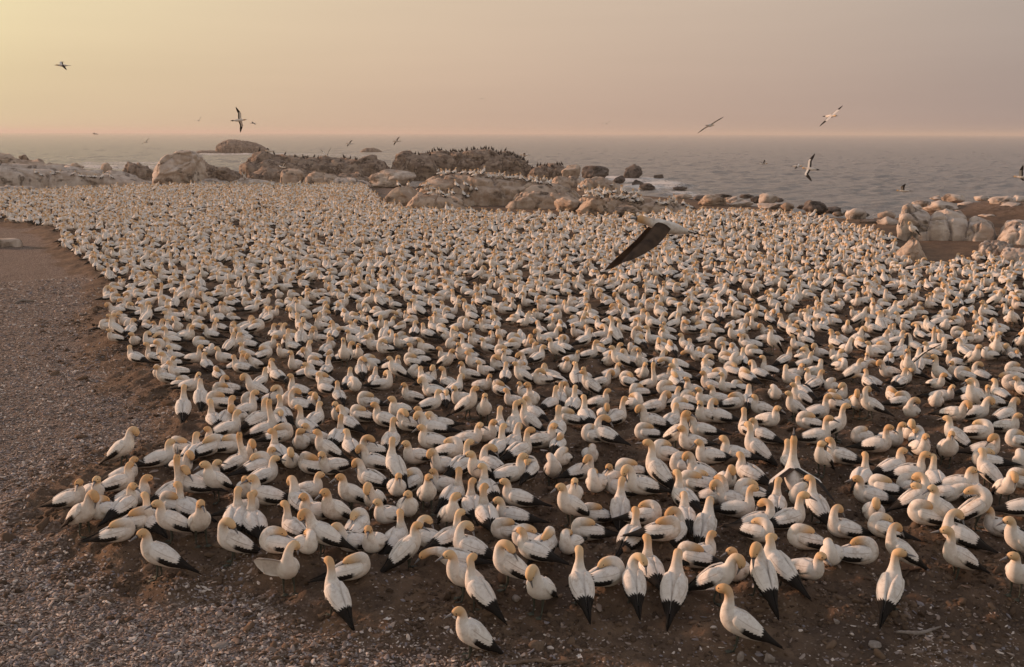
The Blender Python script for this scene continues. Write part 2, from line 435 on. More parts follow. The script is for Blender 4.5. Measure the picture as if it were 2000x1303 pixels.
# ------------------------------------------------------------------ the nearest gannets, one by one: x y (photo, where it stands), pose, way it faces
# pose: N sitting / S standing + n rest, u neck up, s sky-pointing, t asleep, p preening breast, b preening back, f reaching low; + l / r head turned
# way: 0 away from the viewer, 90 right, 180 towards the viewer, 270 left
BIRDS = """
142 1000 Nnr 95;183 990 Nn 150;166 1046 Sp 130;204 1028 Nt 230;235 968 Nn 75;245 952 Nn 82;264 996 Nn 88;246 1023 Nnr 40;336 985 Ns 50;380 976 Nb 290;
368 1020 Nu 310;298 1045 Nu 330;272 1048 Nt 80;337 1072 Sn 255;342 1014 Nt 290;395 1083 Sn 160;235 1078 Nt 85;311 1130 Sn 265;245 924 Sp 110;360 826 Su 0;
336 793 Nt 200;394 798 Sp 350;427 811 Nt 270;419 843 Nu 340;445 841 Nu 20;466 842 Np 200;481 823 Nu 60;505 842 Nu 60;448 860 Nn 80;424 886 Nn 270;
464 928 Ns 70;357 898 Nt 280;379 912 Nn 20;315 921 Nn 80;357 934 Np 140;411 906 Nt 60;450 908 Nt 100;486 913 Np 150;406 950 Nn 95;424 983 Sn 215;
481 982 Nn 180;518 956 Nn 65;505 935 Nt 60;522 996 Nn 280;602 978 Nn 100;586 1010 Np 330;462 1042 Nu 10;478 1018 Nnr 100;496 1052 Nu 340;576 1060 Nu 320;
614 1030 Nn 240;652 1048 Sn 225;699 1047 Nt 20;685 1000 Sn 240;724 962 Np 290;540 1085 Nt 280;455 1100 Sb 265;630 1094 Sp 270;690 1090 Np 250;565 1157 Sw 165;
601 1121 Nt 150;690 1139 Nt 80;656 1203 Su 325;731 1092 Nn 200;774 982 Nn 170;804 964 Nt 40;769 950 Su 325;835 1003 Sn 170;866 972 Nn 250;885 995 Nu 30;
922 1014 Nu 355;952 982 Nu 340;934 957 Sn 215;997 952 Nn 80;1036 945 Nt 20;1010 1000 Nn 270;1000 1024 Nn 270;951 1042 Nu 345;988 1066 Nt 255;798 1020 Nn 175;
758 1045 Nn 230;731 1015 Sp 200;880 1046 Snl 150;775 1078 Nu 30;799 1113 Sn 75;838 1082 Nb 285;877 1094 Nu 50;914 1098 Nb 280;1041 1107 Nn 290;1030 1085 Nt 280;
1064 1095 Nt 30;990 1148 Sb 265;890 1130 Nf 265;903 1172 Sn 250;934 1196 Sur 310;918 1283 Sn 262;1050 1207 Sp 215;1135 1185 Su 345;1184 1177 Nt 60;1236 1180 Sb 345;
1270 1142 Nu 345;1315 1190 Sp 10;1352 1122 Nt 280;1119 984 Nn 175;1112 1030 Sn 235;1165 994 Nt 200;1160 1022 Nt 260;1146 1068 Nt 260;1114 1094 Nt 200;1192 960 Nn 185;
1228 945 Nt 275;1210 980 Nt 280;1209 1030 Su 0;1250 998 Np 250;1262 1032 Nt 95;1335 1000 Nu 330;1352 975 Nt 275;1338 1035 Np 350;1318 1068 Nb 20;1231 1078 Nu 30;
1292 1095 Nt 80;1135 945 Nb 75;1080 948 St 180;1280 957 Su 310;1335 938 Nt 270;1365 947 Np 270;1419 962 Np 160;1462 952 Nn 310;1548 968 Ss 350;1368 975 Nt 260;
1395 994 Nb 90;1425 1003 Np 260;1462 990 Nt 275;1442 1022 Nu 100;1480 1048 Nb 85;1377 1068 Sp 10;1515 1012 Nu 10;1540 1042 Nu 60;1594 1025 Su 335;1560 998 Nt 200;
1644 1067 Nb 255;1478 1092 Nt 120;1370 1112 Nn 60;1569 1086 Nt 270;1575 1143 Nn 130;1622 1115 Nt 190;1675 1114 Nt 80;1400 1178 Sp 110;1438 1145 Nu 200;1482 1180 Sb 340;
1515 1166 Snr 310;1437 1268 Su 268;1738 1190 Sur 20;1752 1120 Sb 265;1865 1127 Su 250;1868 1070 Nb 290;1832 1045 Sn 245;1800 1058 Nt 265;1722 1062 Nt 280;1705 1030 Np 180;
1812 1010 Nn 280;1788 1018 Sb 85;1845 992 Nf 95;1775 978 Nt 280;1823 968 Nu 350;1870 970 Nn 100;1899 990 Np 10;1925 958 Sn 300;1960 988 Sp 160;1990 970 Nt 270;
1905 1037 St 90;1950 1060 Nn 270;1985 1100 Sn 255;1980 1183 Sn 215;1996 1025 Nn 80;1695 995 Nn 265;1722 975 Nt 280;1682 957 Nu 30;1742 935 Nn 60;1775 950 Nu 90;
518 858 Ns 90;553 830 Nu 330;545 845 Nt 340;548 872 Nt 80;590 888 Nnl 190;598 854 Nu 300;562 806 Nt 180;585 817 Nb 290;612 808 Np 160;617 842 Nn 30;
615 876 Nn 250;636 909 Sn 260;665 822 Nn 200;680 853 Np 310;705 845 Nt 280;660 876 Nu 15;686 896 Nn 340;543 913 Nu 340;571 925 Np 170;514 932 Nn 80;
610 943 Nt 300;652 942 Nn 230;751 843 Nn 290;779 826 Nn 220;797 851 Nb 270;764 884 Nu 10;726 904 Nb 250;732 929 Np 270;813 917 Nn 230;718 805 Nt 260;
670 791 Nt 10;786 793 Nt 0;842 810 Nn 80;903 800 Nn 240;914 834 Sn 110;945 830 Sn 180;832 836 Nn 230;862 850 Np 240;846 860 Np 270;843 888 Nn 265;
916 884 Nn 100;948 873 Nn 130;972 857 Nu 20;972 896 Nu 30;1005 858 Su 20;1033 852 Su 280;1043 828 Nn 320;1038 805 Nu 180;1002 895 Np 30;1015 905 Nu 50;
1060 884 Nn 90;1088 862 Nu 10;1108 838 Nt 270;1090 892 Nt 15;1098 920 Nt 200;880 905 Nt 100;864 933 Np 230;902 935 Nu 40;958 932 Nb 310;1075 809 Nu 40;
1119 810 Nu 10;1145 836 Nu 340;1180 831 Np 170;1203 836 Nu 40;1170 805 Nn 100;1238 808 Nt 120;1278 815 Np 80;1310 802 Nn 60;1345 803 Nt 300;1375 808 Nn 240;
1330 824 Nt 265;1310 845 Nn 30;1272 846 Np 265;1262 870 Nt 270;1378 842 Nn 240;1370 868 Np 265;1324 892 Su 130;1350 895 Nn 250;1385 917 Nn 250;1158 866 Nt 270;
1180 890 Nb 300;1153 912 Nt 170;1296 912 Nt 260;1402 834 Nb 260;1432 814 Nt 80;1460 803 Np 0;1485 818 Nn 260;1500 843 Nn 130;1488 855 Nn 300;1460 862 Nu 320;
1474 912 Su 290;1433 912 Nn 260;1541 912 Nu 350;1548 822 Sn 250;1595 826 Nu 80;1630 810 Nt 280;1632 862 Su 85;1577 848 Nt 270;1595 876 Nu 90;1680 875 Nt 230;
1603 938 Snl 220;1640 915 Nn 270;1712 893 Nu 110;1673 816 Sp 190;1698 820 Sb 260;1778 824 Nb 200;1795 798 Nn 280;1844 797 Nn 200;1862 832 Np 130;1905 829 Np 90;
1900 806 Sn 240;1962 833 Np 60;1965 857 Nn 120;1862 884 Sn 300;1910 872 Nt 100;1922 899 Nb 85;1844 926 Sn 180;1738 878 Nu 130;1772 873 Np 180;1790 880 Nt 20;
1795 917 Nn 160;1925 925 Nt 270;1985 885 Nt 265;1995 928 Nt 200
"""
birds = []
for rec in BIRDS.replace('\n', '').split(';'):
    if rec.strip():
        x, y, c, a = rec.split()
        birds.append((float(x), float(y), c, float(a)))
birds.sort(key=lambda b: -b[1])
birds = birds[:299]
NESTS = np.array([ground_at(x, y)[:2] for x, y, c, a in birds if c[0] == 'N'])

# ------------------------------------------------------------------ the ground
def build_ground():
    th = np.unique(np.concatenate([np.linspace(-38, 38, 600), np.linspace(40, 320, 48)]))[:-1]
    r = np.concatenate([[0.05, 1.5, 3.0, 4.5], np.concatenate([np.linspace(6, 24, 330)[:-1], 24 * np.exp(np.linspace(0, math.log(190 / 24.0), 260))])])
    T, Rr = np.meshgrid(np.radians(th), r)
    x, y = Rr * np.sin(T), Rr * np.cos(T)
    z = height(x.ravel(), y.ravel()) + nest(x.ravel(), y.ravel())
    g = sstep(0.25, -1.3, poly_sdf(COLONY, x.ravel(), y.ravel()) + .5 * fbm(x.ravel() * .8, y.ravel() * .8, 2, 3))
    hill = np.exp(-(((x.ravel() - 34) / 16.0) ** 2 + ((y.ravel() - 58) / 13.0) ** 2) ** 2)
    top = np.exp(-(((x.ravel() - 38) / 14.0) ** 2 + ((y.ravel() - 66) / 8.0) ** 2) ** 2)
    g = g * (1 - hill) * (.22 + .78 * sstep(-.3, -3.2, x.ravel() + .05 * (y.ravel() - 9) + .9 * fbm(x.ravel() * .6, y.ravel() * .6, 9, 3)))
    g = np.maximum(g, .62 * top)
    me = grid_mesh_fast('ground', np.stack([x.ravel(), y.ravel(), z], 1), len(r), len(th), M_GROUND, {'gravel': g}, wrap=True)
    me.flip_normals()
    return tag(link('ground', me), kind='structure')
GROUND = build_ground()

# ------------------------------------------------------------------ rocks
ROCKS = []                              # (object, BVH)
def add_rock(name, V, F, mat, label, cat='rock', group=None):
    me = mesh_from(name, V, F, mat)
    o = link(name, me)
    tag(o, label, cat, group)
    ROCKS.append((o, BVHTree.FromPolygons([tuple(v) for v in V], [tuple(f) for f in F])))
    return o
def rough(V, amp, freq, seed, cracks=.5):
    """push points about with fractal noise and cut joints along a warped cell pattern"""
    x, y, z = V.T
    n = np.stack([fbm(x * freq + seed, y * freq, z * freq * 1.6 + k * 31.7, 4, .55) for k in range(3)], 1)
    V = V + amp * n * np.array([1, 1, .8])
    r = 1 - np.abs(noise3(x * freq * .8 + seed * 1.7, y * freq * .8, z * freq * .9))
    r2 = 1 - np.abs(noise3(x * freq * .5 + 3.1, y * freq * .4 + seed, z * freq * 1.9 + 4))
    cut = sstep(.86, 1.0, r) + sstep(.88, 1.0, r2)
    c = V.mean(0)
    dvec = V - c
    return V - dvec / (np.linalg.norm(dvec, axis=1, keepdims=True) + 1e-6) * (amp * cracks * cut)[:, None]
def cells(V, freq, seed):
    """per point: random value of its rock block and distance to the joint between blocks"""
    Q = V * freq + seed * 3.7
    Q = Q + .35 * np.stack([fbm(Q[:, 0] * .8, Q[:, 1] * .8, Q[:, 2] * .8 + k * 13, 2) for k in range(3)], 1)
    I = np.floor(Q).astype(np.int64)
    f1 = np.full(len(V), 9.0); f2 = np.full(len(V), 9.0); val = np.zeros(len(V))
    for a in (-1, 0, 1):
        for b in (-1, 0, 1):
            for c in (-1, 0, 1):
                J = I + np.array([a, b, c])
                ctr = J + .5 + .42 * np.stack([_h(J[:, 0] + k * 71, J[:, 1], J[:, 2]) for k in range(3)], 1)
                d = np.linalg.norm(Q - ctr, axis=1)
                nearer = d < f1
                f2 = np.where(nearer, f1, np.minimum(f2, d))
                val = np.where(nearer, _h(J[:, 0] + 300, J[:, 1] + 5, J[:, 2]), val)
                f1 = np.where(nearer, d, f1)
    return val, f2 - f1
def ridge(name, prof, ybase, zbase, depth, mat, label, seed=0, boxy=.55, amp=.12, nu=72, nv=30, yaw=0.0, cat='rock', group=None, lean=.4, blocks=1.0, bfreq=1.0):
    """a long rock standing at its real distance; prof = its skyline as seen in the photo"""
    nu, nv = int(nu * 1.5), int(nv * 1.35)
    xs = np.array([p[0] for p in prof], float)
    u = np.linspace(0, 1, nu)
    px = xs[0] + (xs[-1] - xs[0]) * u
    top = np.interp(px, xs, [p[1] for p in prof])
    P0 = on_plane((xs[0] + xs[-1]) / 2, ybase, zbase)
    az, D = math.atan2(P0[0], P0[1]), math.hypot(P0[0], P0[1])
    Dt = D + depth * lean
    lat, hs = [], []
    for p, t in zip(px, top):
        d = ray(p, t)
        a = math.atan2(d[0], d[1]) - az
        hd = math.hypot(d[0], d[1])
        lat.append(math.tan(a) * (D + Dt) / 2)
        hs.append(max(.02, CAM_H + d[2] / hd * Dt / math.cos(a) - zbase))
    lat, hs = np.array(lat), np.array(hs)
    endk = np.clip((1 - np.abs(2 * u - 1) ** 6), 0, 1) ** .5
    ph = np.linspace(0, math.pi, nv)
    a = -np.cos(ph)
    da = np.sign(a) * np.abs(a) ** .8
    sink = .45
    zz = (hs[:, None] + sink) * np.sin(ph)[None] ** boxy * (endk * .75 + .25)[:, None] - sink
    dep = depth * (.35 + .65 * endk)[:, None]
    yy = depth * .5 + dep * .5 * da[None]
    V = np.stack([np.repeat(lat[:, None], nv, 1), yy, zz], -1).reshape(-1, 3)
    size = max(.5, hs.max())
    cx = V.copy()
    V = rough(V, amp * size, 1.1 / size, seed)
    val, edge = cells(cx * np.array([.75, .75, 1.15]), 1.15 / size * bfreq, seed)
    nrm = np.stack([np.zeros(len(V)), (cx[:, 1] - depth * .5) / (depth * .5), np.clip(cx[:, 2] / size, 0, 1)], 1)
    nrm /= np.linalg.norm(nrm, axis=1, keepdims=True) + 1e-6
    V = V + nrm * (size * blocks * (.10 * val - .17 * sstep(.15, .0, edge)))[:, None]
    V[:, 2] = np.maximum(V[:, 2], -1.0)
    c, s_ = math.cos(az), math.sin(az)
    X = P0[0] + V[:, 0] * c + V[:, 1] * s_
    Y = P0[1] - V[:, 0] * s_ + V[:, 1] * c
    V = np.stack([X, Y, zbase + V[:, 2]], 1)
    F = []
    for i in range(nu - 1):
        for j in range(nv - 1):
            k = i * nv + j
            F.append((k, k + nv, k + nv + 1, k + 1))
    F.append(tuple(range(nv)))
    F.append(tuple(range((nu - 1) * nv, nu * nv))[::-1])
    return add_rock(name, V, F, mat, label, cat, group)
_ico = {}
def ico(sub):
    if sub not in _ico:
        bm = bmesh.new(); bmesh.ops.create_icosphere(bm, subdivisions=sub, radius=1)
        _ico[sub] = (np.array([v.co[:] for v in bm.verts]), [[v.index for v in f.verts] for f in bm.faces]); bm.free()
    return _ico[sub]
def boulder_shape(sub, seed, cuts=10, amp=.10, tight=.60):
    g = np.random.default_rng(seed)
    V, F = ico(sub)
    V = V.copy()
    for _ in range(cuts):
        n = g.normal(size=3); n /= np.linalg.norm(n)
        if n[2] < -.4: n[2] *= -1
        d = V @ n
        lim = g.uniform(tight, tight + .22)
        ov = np.maximum(d - lim, 0)
        V -= np.outer(ov * .93, n)
    val, edge = cells(V, 1.25, seed * .77)
    V = V * (1 + .07 * val - .12 * sstep(.14, 0, edge))[:, None]
    return rough(V, amp, 1.3, seed * 1.31, .4), F
def boulder(px, ybase, w, h, zbase, mat, label, seed, dr=.9, sub=4, name='boulder', cuts=11, amp=.08, shape=None, group=None, rot=None, tight=.58, cat='boulder'):
    """w, h: size in photo pixels; the boulder is built at its real size where its foot stands"""
    P = on_plane(px, ybase, zbase)
    dist = math.hypot(P[1], CAM_H - zbase)
    W, H = w * dist / F_PX, h * dist / F_PX * 1.02
    V, F = boulder_shape(sub, seed, cuts, amp, tight)
    V = V / (V.max(0) - V.min(0)) * 2
    V[:, 2] -= V[:, 2].max() - 1
    if shape: V = shape(V)
    D = W * dr
    V = V * np.array([W / 2, D / 2, H / 2 * 1.12])
    rz = np.random.default_rng(seed + 5).uniform(-.25, .25) if rot is None else rot
    c, s = math.cos(rz), math.sin(rz)
    V[:, :2] = V[:, :2] @ np.array([[c, s], [-s, c]])
    V += np.array([P[0], P[1] + D * .45, zbase + H - V[:, 2].max()])
    return add_rock(name, V, F, mat, label, cat, group)

# left outcrop, pale with guano
ridge('rock_outcrop', [(-180, 300), (-60, 306), (0, 319), (60, 323), (122, 325), (160, 330), (200, 333), (245, 341), (285, 350), (335, 360)], 367, 0, 9, M_PALE,
      'long pale grey rock outcrop at the left edge behind the colony', 1.3, .36, .045, 130, 30, blocks=.8, bfreq=.8)
ridge('rock_outcrop', [(-140, 296), (-40, 296), (15, 298), (34, 309), (60, 313), (120, 321), (170, 330), (220, 341)], 352, -.6, 8, M_TAN,
      'brown rock hump rising over the pale outcrop at the left edge', 4.4, .7, .08, 70, 26)
boulder(44, 317, 17, 14, .9, M_DARK, 'small dark knob of rock on top of the left brown hump', 17, sub=3)
ridge('rock_slab', [(-120, 362), (0, 364), (60, 364), (110, 368), (135, 374)], 382, 0, 3.0, M_PALE, 'low flat pale slab at the left edge, in front of the long outcrop', 2.2, .5, .06, 50, 20)
boulder(145, 334, 30, 15, -.3, M_TAN, 'rounded brown boulder behind the long left outcrop', 21, sub=3)
boulder(205, 338, 22, 19, -.8, M_TAN, 'small tan boulder standing between left outcrop and sea', 22, sub=3)
ridge('rock_ridge', [(228, 334), (250, 322), (270, 321), (285, 326), (300, 331), (315, 340)], 350, -1.2, 7, M_DARK, 'brown jagged reef left of the big leaning boulder', 5.1, .6, .16, 50, 22)
def lean_sh(V):
    V = V.copy(); V[:, 0] += .28 * (V[:, 2] + .2) * (1 - .3 * V[:, 2]); V[:, 0] *= 1 - .22 * (V[:, 2] + 1) / 2; return V
boulder(345, 367, 116, 70, 0, M_PALE, 'big grey boulder leaning to the right, left of the dark ridges', 37, .8, 5, shape=lean_sh, cuts=14, amp=.07, tight=.52)
ridge('rock_ridge', [(384, 330), (395, 319), (420, 322), (440, 325), (455, 330), (475, 342)], 355, -1.2, 7, M_DARK, 'brown jagged reef right of the big leaning boulder', 6.2, .6, .16, 50, 22)
ridge('rock_slab', [(340, 352), (380, 350), (420, 350), (455, 354)], 366, 0, 4, M_PALE, 'pale low slab at the foot of the big leaning boulder', 7.7, .6, .08, 40, 18)
ridge('rock_slab', [(440, 352), (470, 349), (500, 350), (540, 357), (580, 364)], 368, 0, 4, M_PALE, 'pale flat slab behind colony, left of the square orange block', 8.1, .6, .06, 40, 18)
ridge('rock_block', [(545, 333), (550, 331), (590, 331), (597, 334)], 363, 0, 4, M_TAN, 'square orange-lit rock block behind the far colony edge', 9.3, .16, .04, 30, 22, lean=.1)
ridge('rock_slab', [(590, 338), (610, 334), (640, 340), (665, 346), (690, 352)], 366, 0, 4.5, M_TAN, 'rough brown slab right of the square orange block', 3.9, .5, .12, 44, 20)
ridge('rock_slab', [(640, 352), (655, 347), (690, 349), (722, 354), (726, 362)], 367, 0, 4, M_PALE, 'flat pale grey slab left of the tilted pale boulder', 5.5, .6, .05, 40, 18)
# dark ridges with cormorants
RIDGES = []
RIDGES.append(ridge('rock_ridge', [(458, 322), (464, 309), (490, 303), (518, 302), (560, 308), (600, 309), (650, 313), (700, 318), (760, 322)], 352, SEA_Z, 14, M_DARK,
      'long low brown ridge in the water behind the orange block', 10.5, .45, .12, 130, 26))
ridge('rock_ridge', [(470, 338), (520, 329), (580, 333), (640, 338), (700, 340), (740, 346)], 358, -1.2, 6, M_DARK, 'lower brown reef in front of the long low ridge', 11.5, .5, .16, 90, 22)
RIDGES.append(ridge('rock_ridge', [(640, 330), (655, 314), (690, 313), (720, 309), (748, 316), (770, 330)], 352, SEA_Z, 10, M_DARK,
      'middle brown ridge above the tilted pale boulder', 12.5, .5, .16, 60, 24))
RIDGES.append(ridge('rock_ridge', [(758, 330), (767, 306), (785, 302), (820, 303), (845, 307), (860, 318)], 352, SEA_Z, 10, M_DARK,
      'dark rock stack joined to the left of the highest ridge', 13.5, .45, .14, 60, 24))
RIDGES.append(ridge('rock_ridge', [(815, 330), (825, 302), (840, 298), (890, 299), (950, 298), (1010, 299), (1030, 304), (1040, 316), (1046, 330)], 348, -1.4, 11, M_DARK,
      'highest dark ridge, crowded with cormorants, behind the gannet outcrop', 14.5, .4, .11, 120, 30))
RIDGES.append(ridge('rock_ridge', [(1030, 330), (1044, 325), (1070, 322), (1100, 324), (1112, 332)], 350, -1.2, 7, M_DARK,
      'low dark rock with cormorants, right end of the highest ridge', 15.5, .5, .14, 50, 22))
boulder(1117, 350, 38, 27, -.8, M_TAN, 'rounded tan boulder beside the cormorant ridge', 41, sub=4)
boulder(1163, 353, 54, 28, -.8, M_WET, 'dark flat-topped boulder with foam behind it', 42, sub=4, tight=.6)
boulder(1237, 349, 38, 27, SEA_Z, M_WET, 'lone dark boulder standing in white surf', 43, sub=4, tight=.6)
boulder(1212, 358, 24, 14, SEA_Z, M_WET, 'small wet rock left of the lone surf boulder', 44, sub=3)
boulder(1245, 363, 24, 11, SEA_Z, M_WET, 'small wet rock just below the lone surf boulder', 45, sub=3)
boulder(1266, 370, 32, 11, SEA_Z, M_WET, 'low black rock awash in surf, right of centre', 46, sub=3)
boulder(1288, 349, 22, 8, SEA_Z, M_WET, 'tiny flat dark rock out in the surf', 47, sub=3)
boulder(1328, 371, 30, 6, SEA_Z, M_WET, 'flat dark rock awash right of the surf rocks', 48, sub=3)
ridge('rock_slab', [(1075, 352), (1085, 345), (1110, 345), (1140, 350)], 366, -.3, 4, M_TAN, 'pinkish slab below the rounded tan boulder', 16.1, .5, .08, 40, 20)
ridge('rock_slab', [(1128, 356), (1145, 347), (1175, 348), (1200, 356), (1215, 366)], 372, -.2, 4, M_TAN, 'smooth pinkish slab below the dark flat-topped boulder', 16.9, .5, .08, 44, 20)
def tilt_sh(V):
    V = V.copy(); V[:, 0] += .35 * V[:, 2]; return V
boulder(762, 368, 92, 36, 0, M_PALE, 'tilted pale boulder at the far edge, left of the gannet outcrop', 51, .8, 4, shape=tilt_sh)
# gannet outcrop in the middle
ridge('rock_outcrop', [(806, 352), (812, 343), (830, 338), (870, 337), (930, 341), (1000, 349), (1060, 358), (1115, 365), (1140, 374)], 402, 0, 9, M_TAN,
      'main tan outcrop with a line of gannets along its crest', 21.5, .42, .07, 130, 34)
boulder(787, 407, 80, 42, 0, M_TAN, 'dark angular boulder at the left end of the gannet outcrop', 61, .9, 4, tight=.6)
ridge('rock_slab', [(785, 398), (800, 384), (815, 376), (850, 378), (890, 386), (912, 396), (925, 408)], 418, 0, 3.2, M_TAN, 'pinkish sunlit slab in front of the gannet outcrop', 22.9, .4, .07, 70, 24)
ridge('rock_slab', [(985, 396), (1010, 378), (1050, 376), (1090, 378), (1125, 386), (1140, 398)], 408, 0, 3, M_TAN, 'broad cracked slab on the right flank of the gannet outcrop', 23.9, .4, .07, 60, 22)
boulder(1108, 414, 54, 26, 0, M_TAN, 'brown boulder left of the rounded pink-ended one', 62, 1, 4)
ridge('rock_outcrop', [(1120, 385), (1140, 378), (1180, 378), (1230, 384), (1280, 392), (1330, 396), (1360, 404)], 416, 0, 5, M_TAN, 'low tan outcrop with gannets, right of the main one', 24.9, .5, .08, 90, 24)
boulder(1163, 424, 64, 36, 0, M_TAN, 'rounded boulder with a sunlit pink left end beside the colony', 63, 1.2, 4)
boulder(1225, 424, 62, 20, 0, M_TAN, 'low brown boulder right of the pink-ended one', 64, 1, 4)
# island rocks
ridge('island_rock', [(418, 292), (424, 279), (445, 275), (470, 274), (500, 280), (520, 288), (528, 296)], 299, SEA_Z, 26, M_DARK, 'brown island rock far out in the sea at left', 31.5, .35, .07, 70, 24)
ridge('island_rock', [(376, 297), (395, 294), (415, 294), (432, 297)], 299.5, SEA_Z, 12, M_DARK, 'flat reef touching the left end of the island rock', 32.5, .5, .1, 40, 16)
ridge('island_rock', [(702, 295), (715, 289), (730, 289), (748, 295)], 297, SEA_Z, 12, M_DARK, 'tiny rock islet at sea above the middle ridge', 33.5, .5, .1, 36, 16)
# right shore
ridge('rock_outcrop', [(1752, 425), (1762, 408), (1775, 402), (1790, 406), (1800, 412), (1816, 411), (1822, 425)], 474, 0, 4, M_PALE, 'pale knobbly block at the left end of the right outcrop', 41.5, .3, .08, 50, 32, lean=.3)
ridge('rock_outcrop', [(1806, 422), (1825, 414), (1845, 409), (1870, 418), (1890, 424), (1895, 436)], 475, 0, 4, M_PALE, 'wide pale block in the middle of the right outcrop', 42.5, .3, .06, 50, 32, lean=.3)
ridge('rock_outcrop', [(1884, 432), (1896, 427), (1915, 425), (1935, 431), (1946, 436), (1950, 445)], 479, 0, 3.6, M_PALE, 'pale block at the right end of the right outcrop', 43.5, .3, .06, 50, 32, lean=.3)
ridge('rock_outcrop', [(1946, 450), (1955, 438), (1985, 431), (2010, 436), (2060, 440), (2090, 455)], 484, .1, 4, M_PALE, 'pale rounded block cut by the right edge of the photo', 44.5, .35, .07, 60, 30, lean=.3)
ridge('rock_slab', [(1908, 477), (1920, 471), (1950, 472), (1975, 478), (1990, 484)], 493, .35, 1.6, M_PALE, 'pale flat slab below the pale blocks at right', 45.5, .5, .12, 44, 18)
ridge('rock_slab', [(1950, 490), (1965, 483), (2000, 487), (2060, 492)], 504, .35, 1.8, M_PALE, 'lowest pale slab at the right edge, beside the colony', 46.5, .5, .1, 44, 18)
def point_sh(V):
    V = V.copy(); k = np.clip((V[:, 2] + 1) / 2, 0, 1); V[:, 0] = V[:, 0] * (1.0 - .58 * k) + .10 * k; V[:, 1] *= 1 - .5 * k; return V
PERCH = boulder(1789, 522, 80, 57, 0, M_TAN, 'pointed tan boulder in the colony with a gannet on its top', 71, .9, 5, shape=point_sh, cuts=10, amp=.05, rot=0, tight=.6)
hillrocks = [(1850, 415, 70, 22, 'broad pale rock on the crest of the right mound'), (1810, 405, 40, 12, 'small sunlit rock left on the crest of the right mound'),
             (1872, 397, 44, 17, 'pinkish rock at the top of the right mound'), (1925, 393, 36, 10, 'low pale rock behind the top of the right mound'),
             (1965, 402, 52, 18, 'rounded pale rock on the right mound near the right edge'), (1985, 412, 50, 16, 'tilted pale slab on the right mound near the right edge'),
             (2000, 398, 44, 15, 'grey rock cut by the right edge atop the mound'), (1836, 392, 30, 9, 'small pale knob on the skyline of the right mound'),
             (1895, 404, 34, 9, 'half buried pale stone on the slope of the right mound'), (1940, 430, 36, 10, 'low stone between the right outcrop and the mound rocks'),
             (1868, 412, 26, 7, 'small flat stone below the top of the right mound'), (1790, 412, 34, 12, 'pale stone on the left shoulder of the right mound')]
for i, (x, yb, w, h, lb) in enumerate(hillrocks):
    p = None
    for t in np.linspace(40, 85, 181):
        d = ray(x, yb); q = np.array([0, 0, CAM_H]) + d / d[1] * t
        if height(q[:1], q[1:2])[0] > q[2]:
            p = q; break
    z = p[2] - .05 if p is not None else .9
    boulder(x, yb, w, h, float(z), M_PALE, lb, 80 + i, 1.0, 3)
shore = [(1372, 395, 38, 12, M_WET, 'dark flat shore rock beyond the colony, right of centre'), (1395, 404, 56, 22, M_TAN, 'long brown shore boulder behind the colony edge'),
         (1412, 388, 34, 8, M_WET, 'wet dark shore rock at the water line'), (1440, 399, 36, 14, M_PALE, 'small pale shore boulder above the colony edge'),
         (1455, 405, 48, 12, M_PALE, 'flat pale shore stone beside the colony edge'), (1478, 397, 26, 13, M_WET, 'dark shore boulder left of the peaked one'),
         (1503, 402, 40, 23, M_PALE, 'peaked pinkish shore boulder by the water'), (1510, 410, 54, 12, M_PALE, 'pale slab at the foot of the peaked shore boulder'),
         (1540, 411, 30, 14, M_WET, 'dark shore rock right of the peaked boulder'), (1543, 412, 30, 15, M_TAN, 'tan shore rock between peaked and big round boulder'),
         (1598, 420, 50, 27, M_WET, 'big round dark shore boulder by the water'), (1632, 418, 34, 14, M_WET, 'low dark rock right of the big round boulder'),
         (1640, 423, 24, 9, M_TAN, 'small brown stone on the shore right of centre'), (1676, 432, 42, 24, M_PALE, 'rounded pale boulder on the right shore'),
         (1702, 441, 44, 12, M_WET, 'grey flat stone behind the colony on the right shore'), (1737, 430, 38, 17, M_TAN, 'tan boulder next to the right outcrop, by the water'),
         (1742, 444, 40, 20, M_PALE, 'sloping pale slab leaning against the right outcrop'), (1722, 436, 26, 10, M_WET, 'dark wet rock between the right shore boulders'),
         (1335, 390, 36, 10, M_TAN, 'low tan rock at the shore end of the small outcrop'), (1460, 388, 30, 8, M_WET, 'thin dark reef in the water above the pale stones'),
         (1570, 409, 22, 8, M_WET, 'little wet rock left of the big round boulder'), (1660, 421, 24, 8, M_WET, 'little wet rock left of the rounded pale boulder'),
         (1350, 398, 30, 9, M_WET, 'dark low rock where the small outcrop meets the water'), (1425, 394, 22, 8, M_TAN, 'small tan rock among the wet shore rocks'),
         (1523, 395, 20, 8, M_WET, 'small wet rock behind the peaked shore boulder'), (1690, 424, 20, 7, M_WET, 'small dark rock at the water behind the rounded pale boulder')]
for i, (x, yb, w, h, m, lb) in enumerate(shore):
    boulder(x, yb, w, h, -.05 if yb > 400 else -.6, m, lb, 120 + i, .9, 3 if w < 45 else 4, group='boulders along the shore')
# pale block at the left edge
def build_block():
    P = ground_at(8, 484)
    V, F = boulder_shape(4, 301, 6, .03, .6)
    V = np.sign(V) * np.abs(V) ** .45
    V = V * np.array([.82, .45, .24]); c, s = math.cos(.35), math.sin(.35)
    V[:, :2] = V[:, :2] @ np.array([[c, s], [-s, c]])
    V = V + np.array([P[0] - .05, P[1] + .3, P[2] + .17])
    add_rock('stone_block', V, F, M_PALE, 'flat pale stone block lying on the gravel at the left edge', 'stone')
build_block()

